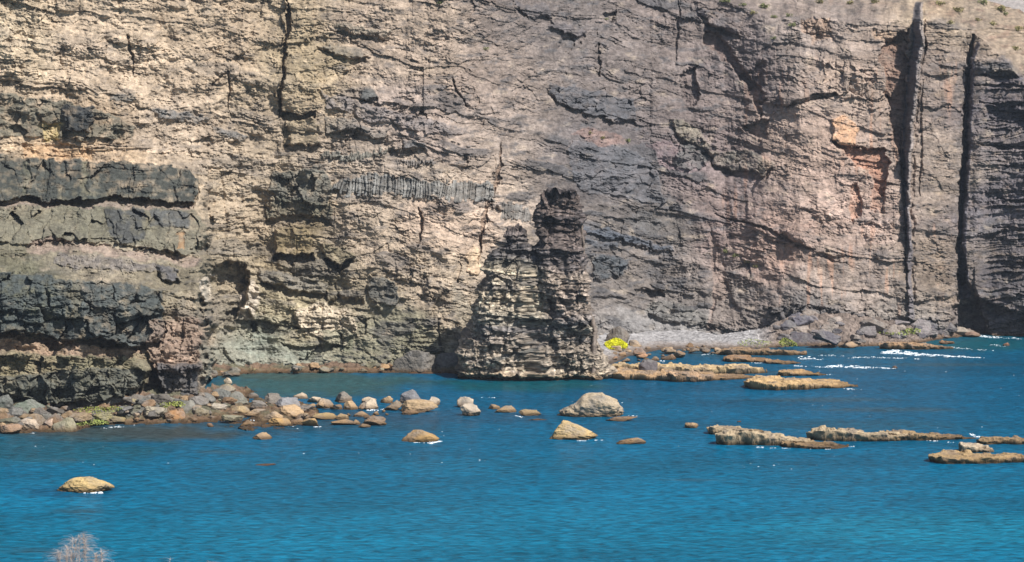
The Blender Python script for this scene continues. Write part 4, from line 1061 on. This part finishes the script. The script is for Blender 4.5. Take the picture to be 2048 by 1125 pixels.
# ------------------------------------------------------------------ the sea
ax = np.concatenate([[-6000, -2500, -1200, -700, -450, -300], np.arange(-220, 221, 1.6), [300, 450, 700, 1200, 2500, 6000]])
ay = np.concatenate([[-3000, -1000, -300, -50, 40, 90, 130], np.arange(150, 470, 1.3), [520, 600, 800]])
WX, WY = np.meshgrid(ax, ay)
qx = 1024 + F * WX / np.maximum(WY, 1); qy = HY + F * H / np.maximum(WY, 1)
wa = (22, 92, 122)
wc = np.stack([np.interp(qy, [660, 700, 760, 820, 900, 1000, 1080, 1200], a) for a in np.array([lin(c) for c in
     [(10,86,100), (4,88,118), (2,89,122), (2,95,129), (2,103,137), (4,113,147), (8,119,151), (10,116,149)]]).T], -1)
def wblob(cx, cy, rx, ry, c, k):
    d = np.hypot((qx - cx) / rx, (qy - cy) / ry) + 0.35 * fbm(qx / 60, qy / 14, 3, 5)
    m = (k * (1 - sm(0.5, 1.15, d)))[..., None]
    wc[...] = wc + (np.array(lin(c)) - wc) * m
wblob(620, 768, 260, 30, (52, 92, 92), .9)
wblob(560, 752, 120, 10, (70, 92, 86), .7)
wblob(1050, 770, 190, 16, (14, 84, 88), .8)
wblob(650, 845, 300, 24, (34, 72, 88), .7)
wblob(250, 866, 300, 20, (66, 74, 70), .9)
wblob(60, 900, 330, 34, (26, 88, 104), .8)
wblob(900, 835, 260, 18, (34, 78, 104), .6)
wblob(1950, 690, 160, 14, (16, 86, 96), .8)
wblob(1500, 705, 220, 12, (40, 84, 100), .6)
wblob(150, 985, 130, 14, (14, 66, 100), .5)
wblob(1000, 930, 700, 18, (14, 104, 134), .5)
wblob(900, 1040, 500, 40, (18, 120, 152), .5)
wblob(1850, 1060, 400, 40, (22, 130, 158), .6)
wblob(1700, 850, 300, 12, (40, 98, 116), .35)
for cx, cy, rx, ry in ((120, 921, 40, 4), (150, 1023, 55, 5), (60, 1102, 60, 5), (230, 880, 120, 6), (1500, 745, 120, 4), (1650, 800, 180, 5), (1780, 820, 160, 5), (1900, 730, 160, 4), (450, 905, 60, 4), (1380, 960, 60, 3)):
    wblob(cx, cy, rx, ry, (60, 84, 90), .5)
wc = wc * np.interp(qy, [650, 850, 1125], [0.68, 0.66, 0.62])[..., None] * (1 + 0.26 * fbm(WX / 34, WY / 12, 4, 8) + 0.12 * fbm(WX / 9, WY / 3.5, 3, 18))[..., None]
me = mesh_from('sea', np.stack([WX, WY, WX * 0], -1).reshape(-1, 3), grid_faces(*WX.shape)[:, ::-1], wc.reshape(-1, 3))
M_SEA, n, l, b = nodes('sea_water')
geo = n.new('ShaderNodeNewGeometry')
at = n.new('ShaderNodeAttribute'); at.attribute_name = 'albedo'
mp = n.new('ShaderNodeMapping'); mp.inputs['Scale'].default_value = (0.5, 1.0, 1.0); l.new(geo.outputs['Position'], mp.inputs[0])
t1 = n.new('ShaderNodeTexNoise'); t1.inputs['Scale'].default_value = 1.4; t1.inputs['Detail'].default_value = 6; t1.inputs['Roughness'].default_value = 0.6; t1.inputs['Distortion'].default_value = 0.5
l.new(mp.outputs[0], t1.inputs['Vector'])
mr = n.new('ShaderNodeMapRange'); mr.inputs[1].default_value = 0.3; mr.inputs[2].default_value = 0.7; mr.inputs[3].default_value = 0.35; mr.inputs[4].default_value = 1.7  # light and dark sides of the ripples, painted into the water colour
l.new(t1.outputs[0], mr.inputs[0])
vs_ = n.new('ShaderNodeVectorMath'); vs_.operation = 'SCALE'; l.new(at.outputs['Color'], vs_.inputs[0]); l.new(mr.outputs[0], vs_.inputs['Scale'])
l.new(vs_.outputs[0], b.inputs['Base Color'])
b.inputs['Roughness'].default_value = 0.3; b.inputs['IOR'].default_value = 1.33; b.inputs['Specular IOR Level'].default_value = 0.03
bu = n.new('ShaderNodeBump'); bu.inputs['Strength'].default_value = 0.9; bu.inputs['Distance'].default_value = 0.5
l.new(t1.outputs[0], bu.inputs['Height'])
l.new(bu.outputs[0], b.inputs['Normal'])
tag(obj('sea', me, M_SEA), kind='structure')
bed = mesh_from('sea_bed', np.array([[-6000, -3000, -14], [6000, -3000, -14], [6000, 800, -14], [-6000, 800, -14]], float), np.array([[0, 1, 2, 3]]))
tag(obj('sea_bed', bed, plain_mat('sand_bed', (0.2, 0.18, 0.12), 0.9, 0.1)), kind='structure')

# foam: low lumpy froth lying on the water
def foam_line(pts, widths, n, seed):
    r = np.random.RandomState(seed); P_ = np.array(pts, float)
    t = r.rand(n) * (len(P_) - 1)
    x = np.interp(t, range(len(P_)), P_[:, 0]) + r.randn(n) * 3; wv = np.interp(t, range(len(P_)), widths)
    y = np.interp(t, range(len(P_)), P_[:, 1]) + (r.rand(n) - .5) * wv
    Dd = H * F / (y - HY); X = (x - 1024) * Dd / F
    keep = fbm(X / 2.2, Dd / 0.9, 3, 3) > 0.02
    return np.stack([X, Dd, X * 0], -1)[keep], wv[keep] / F * 420
fp, fw = [], []
FO = [([(1765,706),(1795,704),(1830,709),(1900,713),(1965,716)], [3,9,6,4,1], 1100), ([(1640,735),(1680,733),(1740,736),(1790,737)], [2,6,3,2], 500),
      ([(1590,732),(1640,734)], [2,3], 120), ([(1700,716),(1760,715),(1840,719)], [2,3,2], 260), ([(1950,672),(1980,674),(2040,678)], [4,4,2], 300),
      ([(1985,690),(2010,694)], [2,2], 40), ([(1640,711),(1685,712)], [2,2], 60), ([(1600,715),(1640,719)], [7,3], 80), ([(1870,693),(1985,702)], [3,1.5], 160),
      ([(1690,778),(1715,780)], [3,1], 40), ([(1640,750),(1668,750)], [2,1], 30), ([(1940,870),(1962,876)], [4,1], 60), ([(1690,893),(1712,895)], [3,1], 30),
      ([(1835,880),(1905,886)], [1.5,1], 50), ([(1500,894),(1560,897),(1660,899)], [1,2,1], 80), ([(820,884),(862,886),(880,883)], [2,6,1], 90), ([(1160,882),(1200,880)], [2,3], 60),
      ([(160,985),(205,986)], [3,4], 80), ([(205,857),(240,854),(275,849)], [1.2,1.8,1.2], 70), ([(495,840),(525,842)], [4,3], 70), ([(625,853),(650,854)], [3,3], 40), ([(735,822),(775,819)], [4,2], 60),
      ([(1405,710),(1440,707)], [2,3], 90), ([(1500,727),(1540,726)], [1.5,2], 70), ([(1030,832),(1050,836)], [2,2], 20), ([(1255,832),(1300,832)], [1,1], 20), ([(1318,721),(1330,724)], [1.5,1.5], 20),
      ([(960,795),(990,796)], [1.2,1.2], 16), ([(555,845),(600,858)], [1,1], 20), ([(40,866),(70,867)], [1.2,1], 20)]
for i, (p_, w_, n_) in enumerate(FO):
    a, c = foam_line(p_, w_, n_, 500 + i); fp.append(a); fw.append(c)
# whitecap flecks all over the bay
r = np.random.RandomState(77)
nf = 520
fy = 690 + 250 * r.rand(nf); fx = 2048 * r.rand(nf)
Dd = H * F / (fy - HY); X = (fx - 1024) * Dd / F
kp = (fbm(X / 18, Dd / 8, 2, 6) > 0.22) & (Dd < 300 + 90 * sm(900, 1500, fx))
fp.append(np.stack([X, Dd, X * 0], -1)[kp]); fw.append(np.full(kp.sum(), 0.12))
FP = np.vstack(fp); FW = np.concatenate(fw)
nF = len(FP); ring = np.linspace(0, 2 * np.pi, 7, endpoint=False)
rx = (0.05 + 0.26 * r.rand(nF) ** 2) * np.where(FW == 0.12, 0.42, np.where(FW < 0.35, 0.6, 1.0)); ry = rx * (0.25 + 0.3 * r.rand(nF)); hz_ = 0.03 + 0.10 * np.clip(FW, 0, 1) * r.rand(nF) * 1.5
vv = np.zeros((nF, 15, 3))
for ri, (sc_, zz) in enumerate(((1.0, 0.006), (0.65, 0.8))):
    for k, a in enumerate(ring):
        j = 0.7 + 0.6 * r.rand(nF)
        vv[:, ri * 7 + k, 0] = FP[:, 0] + rx * sc_ * math.cos(a) * j; vv[:, ri * 7 + k, 1] = FP[:, 1] + ry * sc_ * math.sin(a) * j * 1.3
        vv[:, ri * 7 + k, 2] = hz_ * zz if ri else 0.006
vv[:, 14] = FP + np.stack([rx * 0, rx * 0, hz_], -1)
ff = []
for k in range(7):
    ff.append([k, (k + 1) % 7, 7 + (k + 1) % 7]); ff.append([k, 7 + (k + 1) % 7, 7 + k]); ff.append([7 + k, 7 + (k + 1) % 7, 14])
ff = (np.array(ff)[None] + (np.arange(nF) * 15)[:, None, None]).reshape(-1, 3)
tag(obj('foam', mesh_from('foam', vv.reshape(-1, 3), ff), M_FOAM), 'white foam streaks and flecks on the blue water around the reefs', 'foam', None, 'stuff')

# ------------------------------------------------------------------ the viewer's own slope and the dry bushes on it
vx = np.linspace(-60, 60, 160); vy = np.linspace(-30, 95, 160)
VX, VY = np.meshgrid(vx, vy)
vz = 33.3 - 0.05 * np.clip(VY, 0, 99) - 0.004 * np.clip(VY, 0, 99) ** 2 - 0.004 * VX ** 2 + 0.12 * fbm(VX / 3, VY / 3, 3, 2)
colv = np.array(lin((150, 122, 94)))[None, None] * (0.8 + .4 * fbm(VX / 2, VY / 2, 3, 4))[..., None]
tag(obj('terrain', mesh_from('terrain', np.stack([VX, VY, vz], -1).reshape(-1, 3), grid_faces(*VX.shape)[:, ::-1], colv.reshape(-1, 3)), M_HILL), kind='structure')
def ground_z(x, y): return 33.3 - 0.05 * y - 0.004 * y * y - 0.004 * x * x

def dry_bush(px, tip, wpx, Dn, label, seed, stems=14, group=None):
    r = np.random.RandomState(seed)
    x0 = (px - 1024) * Dn / F; gz = ground_z(x0, Dn) - 0.1
    top = H - (tip - HY) * Dn / F; hw = wpx * Dn / F / 2; hh = top - gz
    root = empty('dry_bush', (x0, Dn, gz)); tag(root, label, 'bush', group)
    sv, sf, tv, tf = [], [], [], []
    def strand(V_, F_, pts, rad):
        k0 = len(V_)
        for i, p in enumerate(pts):
            rr = rad * (1 - 0.75 * i / (len(pts) - 1))
            for a in (0, 2.09, 4.19): V_.append((p[0] + rr * math.cos(a), p[1] + rr * math.sin(a), p[2] + 0.3 * rr * math.sin(a)))
        for i in range(len(pts) - 1):
            for k in range(3):
                a, b_ = k0 + 3 * i + k, k0 + 3 * i + (k + 1) % 3
                F_.append((a, b_, b_ + 3, a + 3))
    for i in range(stems):
        u = (i + .5) / stems * 2 - 1 + r.randn() * .06
        hgt = hh * (1 - 0.13 * abs(u) ** 1.2 - 0.09 * r.rand()) if stems > 4 else hh * (0.9 + .1 * r.rand())
        if stems > 4 and 0.0 < u < 0.4: hgt = hh * (0.97 + .03 * r.rand())
        end = np.array([u * hw * .85, r.randn() * hw * .5, hgt]); base = np.array([u * hw * .3, r.randn() * .04, 0])
        bow = np.array([u * hw * .35, 0, 0])
        pt = [base + (end - base) * t + bow * math.sin(t * 3.14) for t in np.linspace(0, 1, 8)]
        strand(sv, sf, pt, 0.004)
        for j in range(150 if stems > 4 else 25):
            t = 1 - 0.42 * r.rand() ** 1.3
            b0 = base + (end - base) * t + bow * math.sin(t * 3.14)
            ln = (0.035 + 0.05 * r.rand()) * (1.15 - 0.8 * max(0, t - .8) * 4 * .25)
            d = r.randn(3) * [1, 1, .35]; d[2] = abs(d[2]) + .7; d /= np.linalg.norm(d)
            curl = np.array([(0.5 + r.rand()) * (1 if u > -0.1 else -1) * .4, r.randn() * .3, -0.6])
            ps = [b0 + d * ln * q + curl * ln * q * q for q in (0, .35, .7, 1.0)]
            strand(tv, tf, ps, 0.0011)
    obj('stem', mesh_from('stem', np.array(sv), np.array(sf)), M_DRY, root)
    o = obj('twigs', mesh_from('twigs', np.array(tv), np.array(tf)), M_DRY, root); o['kind'] = 'stuff'
dry_bush(160, 1067, 118, 12.0, 'feathery dry grey bush rising at the bottom left corner', 3, 15)
dry_bush(342, 1118, 12, 12.5, 'first of the thin dry sprigs at the bottom edge, nearest the feathery bush', 4, 2, 'dry sprigs at the bottom edge')
dry_bush(368, 1116, 12, 12.5, 'middle thin dry sprig at the bottom edge', 5, 2, 'dry sprigs at the bottom edge')
dry_bush(417, 1119, 12, 12.5, 'last thin dry sprig at the bottom edge, farthest from the feathery bush', 6, 2, 'dry sprigs at the bottom edge')

# ------------------------------------------------------------------ sea air
hb = np.array([[x, y, z] for x in (-1500, 1500) for y in (-400, 1500) for z in (-16, 190)], float)
hq = np.array([[0, 1, 3, 2], [4, 6, 7, 5], [0, 4, 5, 1], [2, 3, 7, 6], [0, 2, 6, 4], [1, 5, 7, 3]])
hm = bpy.data.materials.new('haze'); hm.use_nodes = True; hn = hm.node_tree.nodes; hn.remove(hn['Principled BSDF'])
pv = hn.new('ShaderNodeVolumePrincipled'); pv.inputs['Color'].default_value = (0.75, 0.85, 1.0, 1); pv.inputs['Density'].default_value = 0.00008
hm.node_tree.links.new(pv.outputs[0], hn['Material Output'].inputs['Volume'])
tag(obj('haze', mesh_from('haze', hb, hq, smooth=False), hm), kind='stuff')
